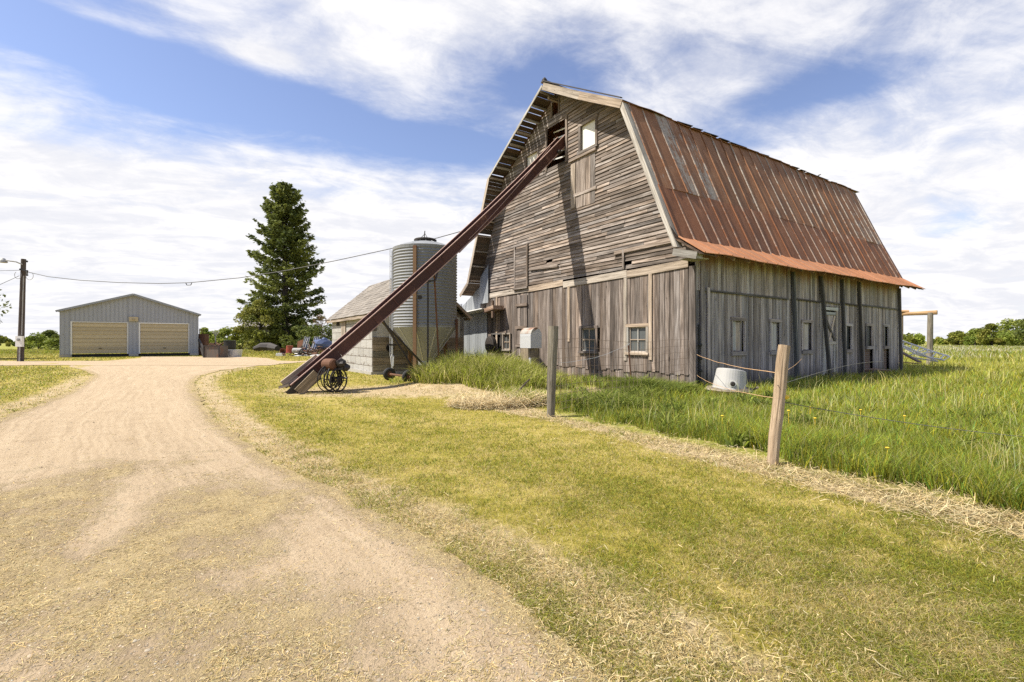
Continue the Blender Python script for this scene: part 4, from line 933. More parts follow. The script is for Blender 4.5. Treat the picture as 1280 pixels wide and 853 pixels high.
one(mb, 'fence_twine', 'twine', 'upper faded orange fence twine from the barn corner to the leaning post', 'fence wire')
mb = MB(); p3 = V(P2[0], P2[1], 0).lerp(P2t, .55); wire(mb, bl(-.06, -.15, .42), p3, .0042, .09); one(mb, 'fence_twine', 'twine', 'lower slack tan fence twine from the barn corner to the leaning post', 'fence wire')
mb = MB(); p4 = V(P2[0]+.06, P2[1], 0).lerp(P2t+V(.06,0,0), .52); e_ = at(1300, 548, 6.0); mb.tube([p4.lerp(e_, t) - V(0,0,.16*t*(1-t)) for t in np.linspace(0, 1, 16)], .004, 5); one(mb, 'fence_wire', 'wire', 'thin dark fence wire running right from the yellow insulator', 'fence wire')
mb = MB(); mb.tube([(P2[0]+.07+t*6, P2[1]+t*6.2, .9+.08*math.sin(t*3)) for t in np.linspace(0, 1, 12)], .004, 5); one(mb, 'fence_wire', 'wire', 'thin dark fence wire crossing the tall grass towards the field', 'fence wire')
mb = MB(); q = V(P2[0], P2[1], 0).lerp(P2t, .565)+V(.07, -.02, 0); mb.lathe(q, [(0,-.035),(.02,-.035),(.026,-.01),(.026,.01),(.02,.035),(0,.035)], 10, axis=(1,.2,0)); one(mb, 'insulator', 'yellow', 'yellow plastic insulator nailed to the leaning fence post', 'insulator')
# ------------------------------------------------------------------ white tub by the barn corner
tc = V(gp(911, 494)[0], gp(911, 494)[1], 0); tu = thing('galvanised_tub', 'tilted white galvanised tub upside down near the barn corner', 'tub', tuple(tc), 0)
ax_ = V(.17, .1, 1).normalized(); Mx = V(0,0,1).rotation_difference(ax_).to_matrix()
mb = MB(); mb.lathe(tc+V(0,0,.10), [(.415, -.02), (.43, 0), (.43, .03), (.41, .045), (.36, .54), (.345, .56), (.33, .545), (0, .54)], 36, axis=ax_); mb.build('tub_shell', 'white_drum', tu, smooth=False)
dq = V(-.25, -.97, 0).normalized(); mb = MB(); c = tc+V(0,0,.10)+Mx @ (dq*.40)+V(.02,0,.17); mb.lathe(c, [(0,0),(.05,0),(.062,.0),(.062,.02),(.035,.03),(0,.03)], 14, axis=dq); mb.build('drain_plug', 'iron', tu)
mb = MB(); c = tc+V(0,0,.11)+Mx @ (dq*.405)+V(.02,0,.17); mb.lathe(c, [(.05,0),(.085,.0),(.085,.012),(.05,.012)], 14, axis=dq); mb.build('plug_ring', 'white_paint', tu)
mb = MB(); ring(mb, tc+V(.05,.12,.12), .50, .085, V(0.02,0,1), 30); mb.tube([tc+V(.5,.2,.1), tc+V(.62,-.1,.16), tc+V(.66,-.2,.22)], .03, 6); one(mb, 'old_tyre', 'wood_old_post', 'worn grey tyre lying in the grass under the white tub', 'tyre')
# ------------------------------------------------------------------ timber frame and pipe gate beyond the barn
fr = thing('timber_frame', 'log crossbeam on two posts beyond the far end of the barn', 'frame', tuple(at(1145, 455, 29)), 0)
D_ = 29
mb = MB(); mb.tube([at(1162, 456, D_), at(1163, 391, D_)], [.16, .14], 10); mb.build('post', 'wood_old_post', fr)
mb = MB(); mb.tube([at(1125.5, 456, D_+1.2), at(1126, 391, D_+1.2)], [.15, .13], 10); mb.build('post', 'wood_post', fr)
mb = MB(); mb.tube([at(1118, 393.5, D_+1.4), at(1171.5, 390.7, D_-.2)], [.10, .14], 10); mb.build('crossbeam', 'wood_fresh', fr)
mb = MB(); mb.tube([at(1118, 389.5, D_+1.2), at(1136, 389.6, D_+.9)], [.09, .09], 8); mb.build('short_log', 'wood_fresh', fr)
pg = thing('pipe_gate', 'white pipe gate panels lying tilted in the grass beyond the barn', 'gate', tuple(at(1160, 455, 27)), 0)
for pts in ([(1126,425.5,28),(1158,437,26.8),(1187,446,25.6),(1180,450.5,25.4),(1148,444,26.6),(1126,433,27.8),(1126,425.5,28)], [(1124,430,27.6),(1150,442,26.2),(1172,452,25.2),(1140,447,26),(1124,440,27)]):
    mb = MB(); mb.tube([at(*p) for p in pts], .045, 6); mb.build('gate_panel', 'white_paint', pg)
for k in range(6):
    t = k/5; a = at(1130+50*t, 428+16*t, 27.9-2.2*t); b = at(1127+48*t, 434+15*t, 27.7-2.2*t); mb = MB(); mb.tube([a, b], .03, 5)
    if k < 5: mb.build('gate_bar', 'white_paint', pg)
mb.build('gate_bar', 'white_paint', pg)
mb = MB(); mb.tube([at(1158, 437, 26.8), at(1132, 446, 27)], .03, 5); mb.build('gate_bar', 'white_paint', pg)
mb = MB(); mb.tube([at(1168, 440, 26.4), at(1140, 443, 26.5)], .03, 5); mb.build('gate_bar', 'white_paint', pg)
mb = MB(); mb.bar(at(1126, 440, 26.5), at(1150, 453, 25.2), .2, .05); mb.bar(at(1122, 452, 25), at(1150, 455, 24.6), .16, .04); one(mb, 'loose_plank', 'wood_junk', 'weathered planks lying under the white pipe gate', 'plank')
c0 = at(1075, 463, 20.5); mb = MB(); mb.tube([(c0.x, c0.y, .18), (c0.x+.6, c0.y-.1, .22), (c0.x+1.5, c0.y+.2, .12)], [.05,.045,.03], 7); mb.tube([(c0.x+.5, c0.y-.1, .2), (c0.x+1.0, c0.y-.35, .2)], [.035,.02], 6); one(mb, 'fallen_branch', 'wood_junk', 'bare branch lying along the foot of the barn side wall', 'branch')
# ------------------------------------------------------------------ garage
G0 = V(-39.6, 42, 0); G1 = V(-31.35, 48, 0); GW = (G1-G0).length; GRZ = math.atan2(G1.y-G0.y, G1.x-G0.x)
ga = thing('garage', 'grey metal sided garage with two tan ribbed overhead doors', 'garage', tuple(G0), GRZ)
GE, GP, GD = 4.05, 5.75, 12.0      # eave, peak, depth
def gs(px):                         # along the front, from a pixel column
    u = (px-CX)/F; dx, dy = (G1-G0).normalized().xy; return (u*G0.y-G0.x)/(dx-u*dy)
d0, d1, d2, d3 = gs(90.5), gs(158.5), gs(175.5), gs(235)
DH = 3.08
mb = MB()
def gtop(s): return GE+(GP-GE)*(1-abs(s/GW*2-1))
def ribs_(mb, s0, s1, zb, fn=gtop):
    s = s0
    while s < s1-.01:
        e = min(s+.30, s1); t = [fn(s), fn(e)]
        mb.hexa([V(s,-.02,zb), V(e,-.02,zb), V(e,.03,zb), V(s,.03,zb), V(s,-.02,t[0]), V(e,-.02,t[1]), V(e,.03,t[1]), V(s,.03,t[0])], [V(v, s, 0) for v in (zb,)*4+(4,)*4], .5+random.uniform(-.1,.1))
        mb.bar((s+.01, -.035, zb), (s+.01, -.035, t[0]-.02), .035, .03, V(0,1,0), .35); s = e
for (a, b, zb) in ((.03, d0-.12, .25), (d0-.12, d1+.12, DH+.12), (d1+.12, d2-.12, .25), (d2-.12, d3+.12, DH+.12), (d3+.12, GW-.03, .25)): ribs_(mb, a, b, zb)
mb.build('front_wall', 'garage_steel', ga, local=True)
mb = MB(); mb.box((0, .04, .25), (.05, GD, GE-.02)); mb.box((GW-.05, .04, .25), (GW, GD, GE-.02)); mb.box((.06, GD-.05, .25), (GW-.06, GD, GE-.02)); mb.poly([(.06, GD-.04, GE-.02), (GW-.06, GD-.04, GE-.02), (GW/2, GD-.04, GP-.05)], (0,.03,0)); mb.build('side_wall', 'garage_steel', ga, local=True)
mb = MB()
for sg in (1, -1):
    X = (lambda u: u) if sg == 1 else (lambda u: GW-u)
    mb.bar((X(-.18), GD/2-.1, GE-.01), (X(GW/2), GD/2-.1, GP+.06), GD+.5, .05)
mb.build('garage_roof', 'garage_steel', ga, local=True)
mb = MB()
for sg in (1, -1):
    X = (lambda u: u) if sg == 1 else (lambda u: GW-u)
    mb.bar((X(-.2), -.36, GE-.03), (X(GW/2), -.36, GP+.04), .03, .17)
mb.build('roof_trim', 'galv_panel', ga, local=True)
for (a, b) in ((d0, d1), (d2, d3)):
    mb = MB(); z = .32
    while z < DH-.01:
        e = min(z+.345, DH); mb.hexa([V(a,.0,z), V(b,.0,z), V(b,.06,z), V(a,.06,z), V(a,-.0,e-.11), V(b,-.0,e-.11), V(b,.06,e-.11), V(a,.06,e-.11)], [V(z, v, 0) for v in (a,b)*4]); mb.hexa([V(a,.045,e-.11), V(b,.045,e-.11), V(b,.06,e-.11), V(a,.06,e-.11), V(a,.045,e), V(b,.045,e), V(b,.06,e), V(a,.06,e)], [V(z, v, 0) for v in (a,b)*4]); z = e
    p = mb.build('overhead_door', 'garage_door', ga, local=True)
    mb = MB(); c_ = (a+b)/2; mb.box((c_-.12, -.05, .75), (c_+.12, -.005, .80)); mb.build('handle', 'iron', p, local=True)
    mb = MB(); mb.box((a-.12, -.05, .25), (a-.01, .05, DH+.11), 2); mb.box((b+.01, -.05, .25), (b+.12, .05, DH+.11), 2); mb.box((a-.12, -.045, DH+.01), (b+.12, .045, DH+.11), 0); mb.build('door_trim', 'white_paint', p, local=True)
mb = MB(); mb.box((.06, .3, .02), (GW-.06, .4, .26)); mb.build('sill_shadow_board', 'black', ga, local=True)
for (a, b) in ((.0, d0-.05), (d1+.15, d2-.15), (d3+.15, GW)):
    mb = MB(); mb.box((a, -.06, -.1), (b, .25, .245)); mb.build('footing', 'concrete', ga, local=True)
mb = MB(); c = (d1+d2)/2; mb.box((c-.34, -.22, DH+.22), (c+.34, -.04, DH+.62)); mb.lathe((c, -.24, DH+.3), [(.0,0),(.1,.02),(.1,.14),(0,.16)], 10); mb.build('wall_lamp', 'garage_door', ga, local=True)
# ------------------------------------------------------------------ utility pole and wires
pb = gp(25.5, 452); PD = pb[1]; pp = V(pb[0], pb[1], -.1); pt = at(29.5, 324, PD)
up = thing('utility_pole', 'leaning dark timber utility pole with lamp arm and white meter box', 'utility pole', (pb[0], pb[1], 0), 0)
mb = MB(); mb.tube([pp.lerp(pt, t) for t in np.linspace(0, 1, 8)], [.19-.05*t for t in np.linspace(0, 1, 8)], 12); mb.build('pole_shaft', 'wood_pole', up)
mb = MB(); mb.tube([at(28.5, 331, PD-.1), at(20, 327.5, PD-.2), at(9, 326, PD-.3), at(3, 326, PD-.3)], .045, 7); arm = mb.build('lamp_arm', 'grey_junk', up)
mb = MB(); mb.lathe(at(4, 326.8, PD-.3), [(0,.22),(.09,.2),(.2,.05),(.24,-.08),(.2,-.1),(0,-.1)], 14); mb.build('lamp_head', 'grey_junk', arm)
mb = MB(); m0 = at(25.6, 427, PD-.16); mb.box((m0.x-.24, m0.y-.12, m0.z-.37), (m0.x+.22, m0.y+.03, m0.z+.37)); mtr = mb.build('meter_box', 'white_paint', up)
mb = MB(); mb.lathe(m0+V(0,-.12,.12), [(0,0),(.1,.0),(.1,.06),(0,.07)], 14, axis=(0,-1,0)); mb.build('meter_dial', 'grey_junk', mtr)
mb = MB(); mb.tube([at(24.6, 433, PD-.2), at(24.3, 452, PD-.2)], .04, 6); mb.tube([at(27.2, 419, PD-.2), at(29.5, 345, PD-.2)], .025, 6); mb.build('conduit', 'grey_junk', up)
mb = MB()
for (px, py) in ((33.5, 327), (33.8, 339), (33.8, 344), (25.5, 337), (33.6, 341.5)): mb.lathe(at(px, py, PD-.1), [(0,-.06),(.05,-.06),(.07,0),(.05,.06),(0,.06)], 8)
mb.bar(at(24.5, 337, PD-.2), at(34.5, 339, PD-.2), .05, .06); mb.build('insulator', 'black', up)
mb = MB()
for (cx, cy, r_) in ((37, 345, .26), (22.5, 344, .24)): mb.tube([at(cx, cy, PD-.15)+V(r_*math.sin(q), 0, -r_*1.1*math.cos(q)) for q in np.linspace(-2.5, 2.5, 12)], .014, 5)
mb.build('drip_loop', 'grey_junk', up)
mb = MB()
ctl = [(34, 340), (60, 346), (100, 350.5), (150, 353.5), (200, 354.6), (237, 353.6), (300, 347.5), (360, 338), (420, 326), (480, 313), (540, 299.5), (578, 289), (604, 281)]
pts = []
tipd = bl(-.2, 12.4).y
for k, (px, py) in enumerate(ctl): t = (px-34)/570; pts.append(at(px, py, 1/((1-t)/PD + t/tipd)))
mb.tube(pts, .022, 5); one(mb, 'overhead_cable', 'black', 'sagging black cable from the utility pole to the barn', 'cable')
mb = MB(); c = at(236, 354.6, 1/((1-.354)/PD+.354/tipd)); mb.tube([c+V(-.18,0,.03), c+V(-.12,0,-.1), c+V(.12,0,-.1), c+V(.18,0,.03)], .025, 5); one(mb, 'cable_splice', 'black', 'small splice hanging from the middle of the overhead cable', 'splice')
mb = MB(); mb.tube([at(25, 338, PD), at(0, 338.6, PD+3), at(-80, 336, PD+12)], .016, 5); one(mb, 'overhead_cable', 'black', 'level wire leaving the utility pole to the left', 'cable')
mb = MB(); mb.tube([at(24, 345, PD), at(0, 356, PD+2), at(-60, 380, PD+6)], .016, 5); one(mb, 'overhead_cable', 'black', 'lower wire slanting down to the left from the utility pole', 'cable')
# ------------------------------------------------------------------ house, yard lamp and scrap
HD = 88
ho = thing('farmhouse', 'dark gabled house mostly hidden behind the tall spruce', 'house', tuple(at(330, 437, HD)), 0); ho.location.z = 0; ROOTM[ho.name] = Matrix.Translation(ho.location)
q0, q1 = at(303, 440, HD), at(362, 440, HD); x0, x1 = q0.x, q1.x
mb = MB(); mb.box((x0+.4, HD, 0), (x1, HD+8, 4.2)); mb.poly([(x0+.4, HD, 4.2), (x0+.4, HD+8, 4.2), (x0+.4, HD+4, 6.2)], (x1-x0-.4, 0, 0)); mb.build('wall', 'house_wall', ho)
mb = MB(); mb.bar(V((x0+x1)/2, HD-.6, 4.0), V((x0+x1)/2, HD+4, 6.45), x1-x0+.6, .15); mb.bar(V((x0+x1)/2, HD+8.6, 4.0), V((x0+x1)/2, HD+4, 6.45), x1-x0+.6, .15); mb.build('roof', 'shingle', ho)
mb = MB(); a = at(308, 425, HD); mb.box((a.x, HD-.05, 1.0), (a.x+1.2, HD-.004, 2.3)); mb.build('window', 'window_dark', ho)
yl = thing('yard_lamp', 'thin yard lamp on a curved arm left of the spruce', 'street lamp', tuple(gp(304, 437.5)), 0) if False else thing('yard_lamp', 'thin yard lamp on a curved arm left of the spruce', 'street lamp', (gp(304, 438)[0], gp(304, 438)[1], 0), 0)
D_ = gp(304, 438)[1]
mb = MB(); mb.tube([at(304, 438.2, D_), at(304, 397, D_), at(303, 394.5, D_), at(300, 393, D_)], .09, 6); mb.build('lamp_pole', 'iron', yl)
mb = MB(); mb.lathe(at(298.5, 394, D_), [(0,.35),(.2,.25),(.42,-.05),(.35,-.15),(0,-.3)], 12); mb.build('lamp_head', 'iron', yl)
def pile(mat_, name, label, cat, fn, group=None, **k):
    mb = MB(); fn(mb); return one(mb, name, mat_, label, cat, group, **k)
JD = 46.0
def j(px, py, d=JD): return at(px, py, d)
pl_g = 'planks in the scrap heap'
for k, (a, b, w_) in enumerate([((361,444),(386,446),.3),((368,440),(381,447),.25),((357,446.5),(372,447.5),.3),((392,437),(420,441),.2),((386,443),(418,446),.25),((398,430),(414,441),.2),((372,445),(396,439),.2),((404,446),(428,443),.25),((378,432),(362,443.5),.15),((380,441),(402,436),.2),((410,436),(424,430),.2),((366,447.5),(389,448.5),.2)]):
    pile('wood_junk', 'scrap_plank', 'weathered plank jumbled in the scrap heap left of the block shed', 'plank', lambda mb: mb.bar(j(*a, JD+random.uniform(-.6,.6)), j(*b, JD+random.uniform(-.6,.6)), w_, .05), pl_g)
for k, (a, b, m_) in enumerate([((388,447),(401,425),'galv'),((395,445),(404,417),'iron'),((376,446),(392,432),'grey_junk'),((402,444),(424,434),'iron'),((400,428),(425,437),'galv'),((371,438),(391,443),'grey_junk'),((412,446),(418,424),'rust'),((383,436),(399,441),'white_paint'),((391,434),(408,431),'grey_junk'),((406,440),(421,445),'white_paint'),((386,430),(392,446),'elev_lip'),((398,446),(412,438),'elev_lip'),((414,433),(425,441),'white_paint'),((394,441),(404,447),'orange_rust'),((377,444),(393,447.5),'white_paint'),((402,426),(420,429),'elev_lip'),((383,427),(389,446),'white_paint'),((408,447),(425,446),'grey_junk'),((410,428),(404,446),'iron')]):
    pile(m_, 'scrap_pipe', 'thin metal pipe sticking out of the scrap heap left of the block shed', 'pipe', lambda mb: mb.tube([j(*a, JD+random.uniform(-.8,.8)), j(*b, JD+random.uniform(-.8,.8))], .04, 6), 'pipes in the scrap heap')
pile('orange_rust', 'sheet_iron', 'flat orange rusty panel leaning in the scrap heap', 'panel', lambda mb: mb.poly([j(371,441), j(379,441), j(378.5,424.5), j(372,427)], (0,.1,0)))
for px, lab in ((376, 'blue and white striped folding lawn chair, leftmost in the scrap heap'), (388, 'blue striped folding lawn chair right of the striped one in the scrap heap')):
    t_ = thing('lawn_chair', lab, 'chair', tuple(j(px+5, 438)), 0, 'folding chairs on the scrap heap')
    mb = MB(); mb.poly([j(px,437), j(px+6.5,438), j(px+11,422), j(px+5.5,422)], (0,.05,0)); mb.build('backrest', 'blue_stripe', t_)
    mb = MB()
    for u in ((.2, .34), (.6, .72)): 
        f_ = lambda s: (px+6.5*s, 437+s, JD-.05); g_ = lambda s: (px+5.5+5.5*s, 422, JD-.05)
        mb.poly([j(*f_(u[0])), j(*f_(u[1])), j(*g_(u[1])), j(*g_(u[0]))], (0,.03,0))
    mb.build('stripe', 'white_cloth', t_)
    mb = MB(); mb.tube([j(px-.5,444), j(px+5.2,421), j(px+11.5,421), j(px+5,446)], .03, 5); mb.build('frame', 'galv', t_)
pile('blue_stripe', 'blue_tarp', 'crumpled blue tarp on the right side of the scrap heap', 'tarp', lambda mb: mb.blob(j(405,430), (.85,.5,.5), 4, 2, .6, 2.2))
pile('grey_junk', 'grey_sheet', 'bent grey metal sheet on top of the scrap heap', 'sheet metal', lambda mb: mb.poly([j(396,426), j(412,424), j(414,431), j(399,433)], (0,.06,0)))
def wheel_(px, py, r_, lab, m_):
    t_ = thing('wagon_wheel', lab, 'wheel', tuple(j(px, py, JD-.5)), 0, 'old wheels in the scrap heap'); c = j(px, py, JD-.5); ax = V(.25,-1,.1).normalized(); M = V(0,0,1).rotation_difference(ax).to_matrix()
    mb = MB(); ring(mb, c, r_, .045, ax, 20); mb.build('rim', m_, t_)
    mb = MB()
    for k in range(8): mb.tube([c, c + M @ V(r_*math.cos(k*.785), r_*math.sin(k*.785), 0)], .02, 4)
    mb.build('spoke', m_, t_)
wheel_(380, 441, .42, 'larger spoked wheel standing at the front of the scrap heap', 'iron'); wheel_(389, 440.5, .36, 'smaller spoked wheel right of the larger one in the scrap heap', 'rust'); wheel_(401, 441, .34, 'rusty spoked wheel at the right of the scrap heap', 'rust')
pile('white_drum', 'white_tank', 'white cylinder tank lying at the front of the scrap heap', 'tank', lambda mb: mb.lathe(j(365.5,438.5,JD-.3), [(0,0),(.2,.02),(.25,.08),(.25,.85),(.2,.92),(0,.94)], 16, axis=(1,.1,.0)))
pile('red_paint', 'red_can', 'red metal can at the left end of the scrap heap', 'can', lambda mb: mb.lathe(j(362,441.5), [(0,0),(.3,0),(.32,.05),(.3,.1),(.3,.65),(.32,.7),(.26,.72),(0,.72)], 14))
pile('orange_rust', 'rusty_bucket', 'rusty bucket lying left of the red can', 'bucket', lambda mb: mb.lathe(j(352,442), [(.0,0),(.22,0),(.3,.45),(.33,.47),(.28,.46),(.2,.05)], 14, axis=(.6,-.6,.5)))
pile('white_paint', 'white_crate', 'low pale crate in front of the rusty bucket', 'crate', lambda mb: [mb.box((j(349,445).x+.0, JD-.6+.25*k, .0), (j(356,445).x, JD-.58+.25*k, .3)) for k in range(4)] + [mb.box((j(349,445).x-.03, JD-.65, .05), (j(356,445).x+.03, JD-.63, .22))])
pile('grey_junk', 'feed_sack', 'pale sack slumped at the front right of the scrap heap', 'sack', lambda mb: mb.blob(j(397,446,JD-1.2), (.8,.4,.22), 8, 2, .4, 2))
for k, (px, py, s_) in enumerate([(384,445.5,.25),(408,442,.35),(415,439,.4),(421,443,.35),(370,446.5,.22),(410,447,.25),(418,434,.3)]):
    pile(random.choice(['rust','grey_junk','wood_junk','concrete']), 'scrap_lump', 'small lump of bent scrap in the heap left of the block shed', 'scrap', lambda mb: mb.blob(j(px, py, JD+random.uniform(-.8,.5)), (s_*1.3, s_, s_*.7), k, 2, .8, 2.5), 'lumps in the scrap heap')
random.seed(77)
for k in range(46):
    t_ = random.random(); px = 366+58*t_; top = 427+6*abs(t_-.45)*2; py = random.uniform(top, 447); kd = k % 3; m_ = random.choice(['grey_junk','rust','white_paint','wood_junk','elev_lip','galv','orange_rust','iron']); dd_ = JD+random.uniform(-.8, 1.2); an = random.uniform(-.9, .9); ln_ = random.uniform(3, 9)
    if kd == 0: pile('wood_junk', 'scrap_plank', 'weathered plank jumbled in the scrap heap left of the block shed', 'plank', lambda mb: mb.bar(j(px, py, dd_), j(px+ln_*math.cos(an), py+ln_*math.sin(an)*.7, dd_+.3), random.uniform(.1,.3), .05), pl_g)
    elif kd == 1: pile(m_, 'scrap_pipe', 'thin metal pipe sticking out of the scrap heap left of the block shed', 'pipe', lambda mb: mb.tube([j(px, py, dd_), j(px+ln_*math.cos(an), py+ln_*math.sin(an), dd_-.3)], random.uniform(.03,.06), 5), 'pipes in the scrap heap')
    else: pile(m_, 'scrap_lump', 'small lump of bent scrap in the heap left of the block shed', 'scrap', lambda mb: mb.blob(j(px, min(446, py+3), dd_), (random.uniform(.2,.5), .3, random.uniform(.15,.35)), k, 1, .9, 2.5), 'lumps in the scrap heap')
# dark heap under the spruce
pile('iron', 'dark_log', 'dark fallen log lying on the lawn under the spruce', 'log', lambda mb: mb.tube([at(318,436.5,62), at(327,434.0,62), at(338,434.5,62), at(347,436.2,61)], [.3,.55,.62,.4], 9))
# right of the garage
pile('rust', 'rusty_cabinet', 'tall rusty brown cabinet beside the garage corner', 'cabinet', lambda mb: (mb.box((at(248.5,440,48.5).x, 48.4, 0), (at(256.5,440,48.5).x, 49.1, 2.15), 2), mb.box((at(248.5,440,48.5).x+.05, 48.36, .1), (at(252,440,48.5).x, 48.4, 2.0), 2), mb.tube([at(249.5,421,48.6), at(249.5,411,48.6), at(252,412,48.6), at(253.5,420,48.6)], .04, 5)))
pile('iron', 'leaning_rail', 'dark iron rail leaning between cabinet and crate by the garage', 'rail', lambda mb: (mb.bar(at(248.5,425,47.6), at(259,447,44.5), .15, .25), mb.bar(at(250,432,47), at(254,446,45), .12, .12)))
tc_ = at(270, 447.5, 41.5)
t_ = thing('rusty_crate', 'open rusty steel crate on the gravel right of the garage', 'crate', tuple(tc_), -.15)
mb = MB(); mb.box((-.75,-.5,.02), (.75,-.45,1.05)); mb.box((-.75,.45,.02), (.75,.5,1.05)); mb.box((-.75,-.449,.02), (-.7,.449,1.05)); mb.box((.7,-.449,.02), (.75,.449,1.05)); mb.box((-.69,-.44,.03), (.69,.44,.08)); mb.build('crate_wall', 'old_steel', t_, local=True)
mb = MB(); mb.bar((-.8,-.53,1.03), (.8,-.53,1.03), .06, .08); mb.bar((-.8,.53,1.03), (.8,.53,1.03), .06, .08); mb.bar((-.73,-.54,0), (-.73,-.54,1.0), .08, .06, V(0,1,0)); mb.bar((.73,-.54,0), (.73,-.54,1.0), .08, .06, V(0,1,0)); mb.build('crate_rim', 'iron', t_, local=True)
pile('rust', 'scrap_bundle', 'bundle of rusty scrap heaped in the open crate', 'scrap', lambda mb: [mb.tube([tc_+V(random.uniform(-.6,.5), random.uniform(-.35,.35), random.uniform(.5,1.0)), tc_+V(random.uniform(-.7,.7), random.uniform(-.4,.4), random.uniform(1.0,1.35))], .05, 5) for _ in range(22)])
pile('black', 'black_barrel', 'black plastic barrel standing above the wash tub', 'barrel', lambda mb: mb.lathe(at(287.3,441.5,47), [(0,.0),(.44,0),(.5,.1),(.53,.25),(.5,.42),(.55,.5),(.55,1.15),(.58,1.2),(.5,1.22),(0,1.2)], 18))
bq = at(287.3, 436, 47); mb = None
pile('iron', 'barrel_stand', 'dark iron stand under the black barrel', 'stand', lambda mb: [mb.bar((bq.x+dx, 47+dy, 0), (bq.x+dx*.8, 47+dy*.8, .27), .08, .08, V(0,1,0)) for dx in (-.4,.4) for dy in (-.4,.4)])
bpz = at(292, 446.5, 43.2)
pile('galv', 'wash_tub', 'low grey wash tub on the grass in front of the black barrel', 'tub', lambda mb: mb.lathe((bpz.x, bpz.y, .0), [(0,.03),(.62,.0),(.72,.62),(.76,.64),(.7,.63),(.6,.06),(0,.06)], 22))
pile('iron', 'iron_frame', 'bent iron frame between the steel crate and the wash tub', 'frame', lambda mb: (mb.tube([at(278,447,42.3), at(281,437,42.4), at(285,446.5,42.5)], .06, 6), mb.tube([at(277,436,42), at(283,439,42.2)], .05, 5)))
fn_ = thing('funnel_stand', 'thin pole topped with a wire funnel behind the steel crate', 'stand', (at(269.5, 440, 55).x, 55, 0), 0)
mb = MB(); mb.tube([at(269.5, 441, 55), at(269.5, 421, 55)], .06, 6); mb.build('pole', 'grey_junk', fn_)
mb = MB()
for k in range(9): q = k*.698; mb.tube([at(269.5, 421, 55), at(269.5, 415.5, 55)+V(.32*math.cos(q), .32*math.sin(q), 0)], .022, 4)
ring(mb, at(269.5, 415.5, 55), .32, .03, V(0,0,1), 16); mb.build('funnel', 'grey_junk', fn_)
pile('wood_junk', 'leaning_boards', 'pale boards leaning at the foot of the spruce', 'boards', lambda mb: [mb.bar(at(310+k*2.2, 440, 75), at(311+k*2.2, 428-(k%2), 75.4), .22, .06, V(0,1,0)) for k in range(4)])
# ------------------------------------------------------------------ trees
def tree_mesh(root, base, H, R, n_leaf, cols, seed, trunk_r=.2, crown0=.25, leaf=(.3, .18), clumps=26, shape=1.0, leafmat_='leaf', lean=(0, 0), limbs=9):
    rg = np.random.default_rng(seed); random.seed(seed)
    base = V(*base); top = base + V(lean[0], lean[1], H*.85); mb = MB()
    K = 7; pts = [base.lerp(top, k/K) + V(rg.normal(0, .02*H*(k/K)), rg.normal(0, .02*H*(k/K)), 0) for k in range(K+1)]; pts[0] = base - V(0,0,.2)
    mb.tube(pts, [trunk_r*(1-.85*k/K) for k in range(K+1)], 7)
    cent = []
    for k in range(clumps):
        q = rg.uniform(0, 6.283); zz = crown0 + (1-crown0)*rg.uniform(0, 1)**.9; prof = math.sin(math.pi*min(1, max(.08, (zz-crown0)/(1-crown0)))**.75)**.7*shape
        rr = R*prof*math.sqrt(rg.uniform(.15, 1.0)); cent.append((base.x+lean[0]*zz+rr*math.cos(q), base.y+lean[1]*zz+rr*math.sin(q), base.z+H*zz))
    for k in range(min(limbs, clumps)):
        c = V(*cent[k]); t = max(.12, min(.9, (c.z-base.z)/H*.75)); a = base.lerp(top, t); m_ = a.lerp(c, .55) + V(0,0,.06*H*rg.uniform(0,1)); mb.tube([a, m_, c], [trunk_r*.35*(1-t*.5), trunk_r*.22, trunk_r*.06], 5)
    mb.build('trunk', 'bark', root)
    cent = np.array(cent); per = rg.integers(0, clumps, n_leaf); cr = R*rg.uniform(.22, .42, clumps)[per]
    off = rg.normal(size=(n_leaf, 3)); off /= np.linalg.norm(off, axis=1)[:, None]; off *= (cr*rg.uniform(.35, 1.0, n_leaf)**.5)[:, None]; off[:, 2] *= .7
    P = cent[per] + off; P[:, 2] = np.maximum(P[:, 2], base.z+.05)
    cc = np.array(cols)[rg.integers(0, len(cols), clumps)][per]; col = (cc * rg.normal(1, .22, n_leaf).clip(.5, 1.6)[:, None]).clip(.004, .6)
    ax = rg.normal(size=(n_leaf, 3)); ax[:, 2] = ax[:, 2]*.6 - .1
    card_obj('crown', P, ax, rg.uniform(.7, 1.3, n_leaf)*leaf[0], rg.uniform(.7, 1.3, n_leaf)*leaf[1], col, leafmat_, root)
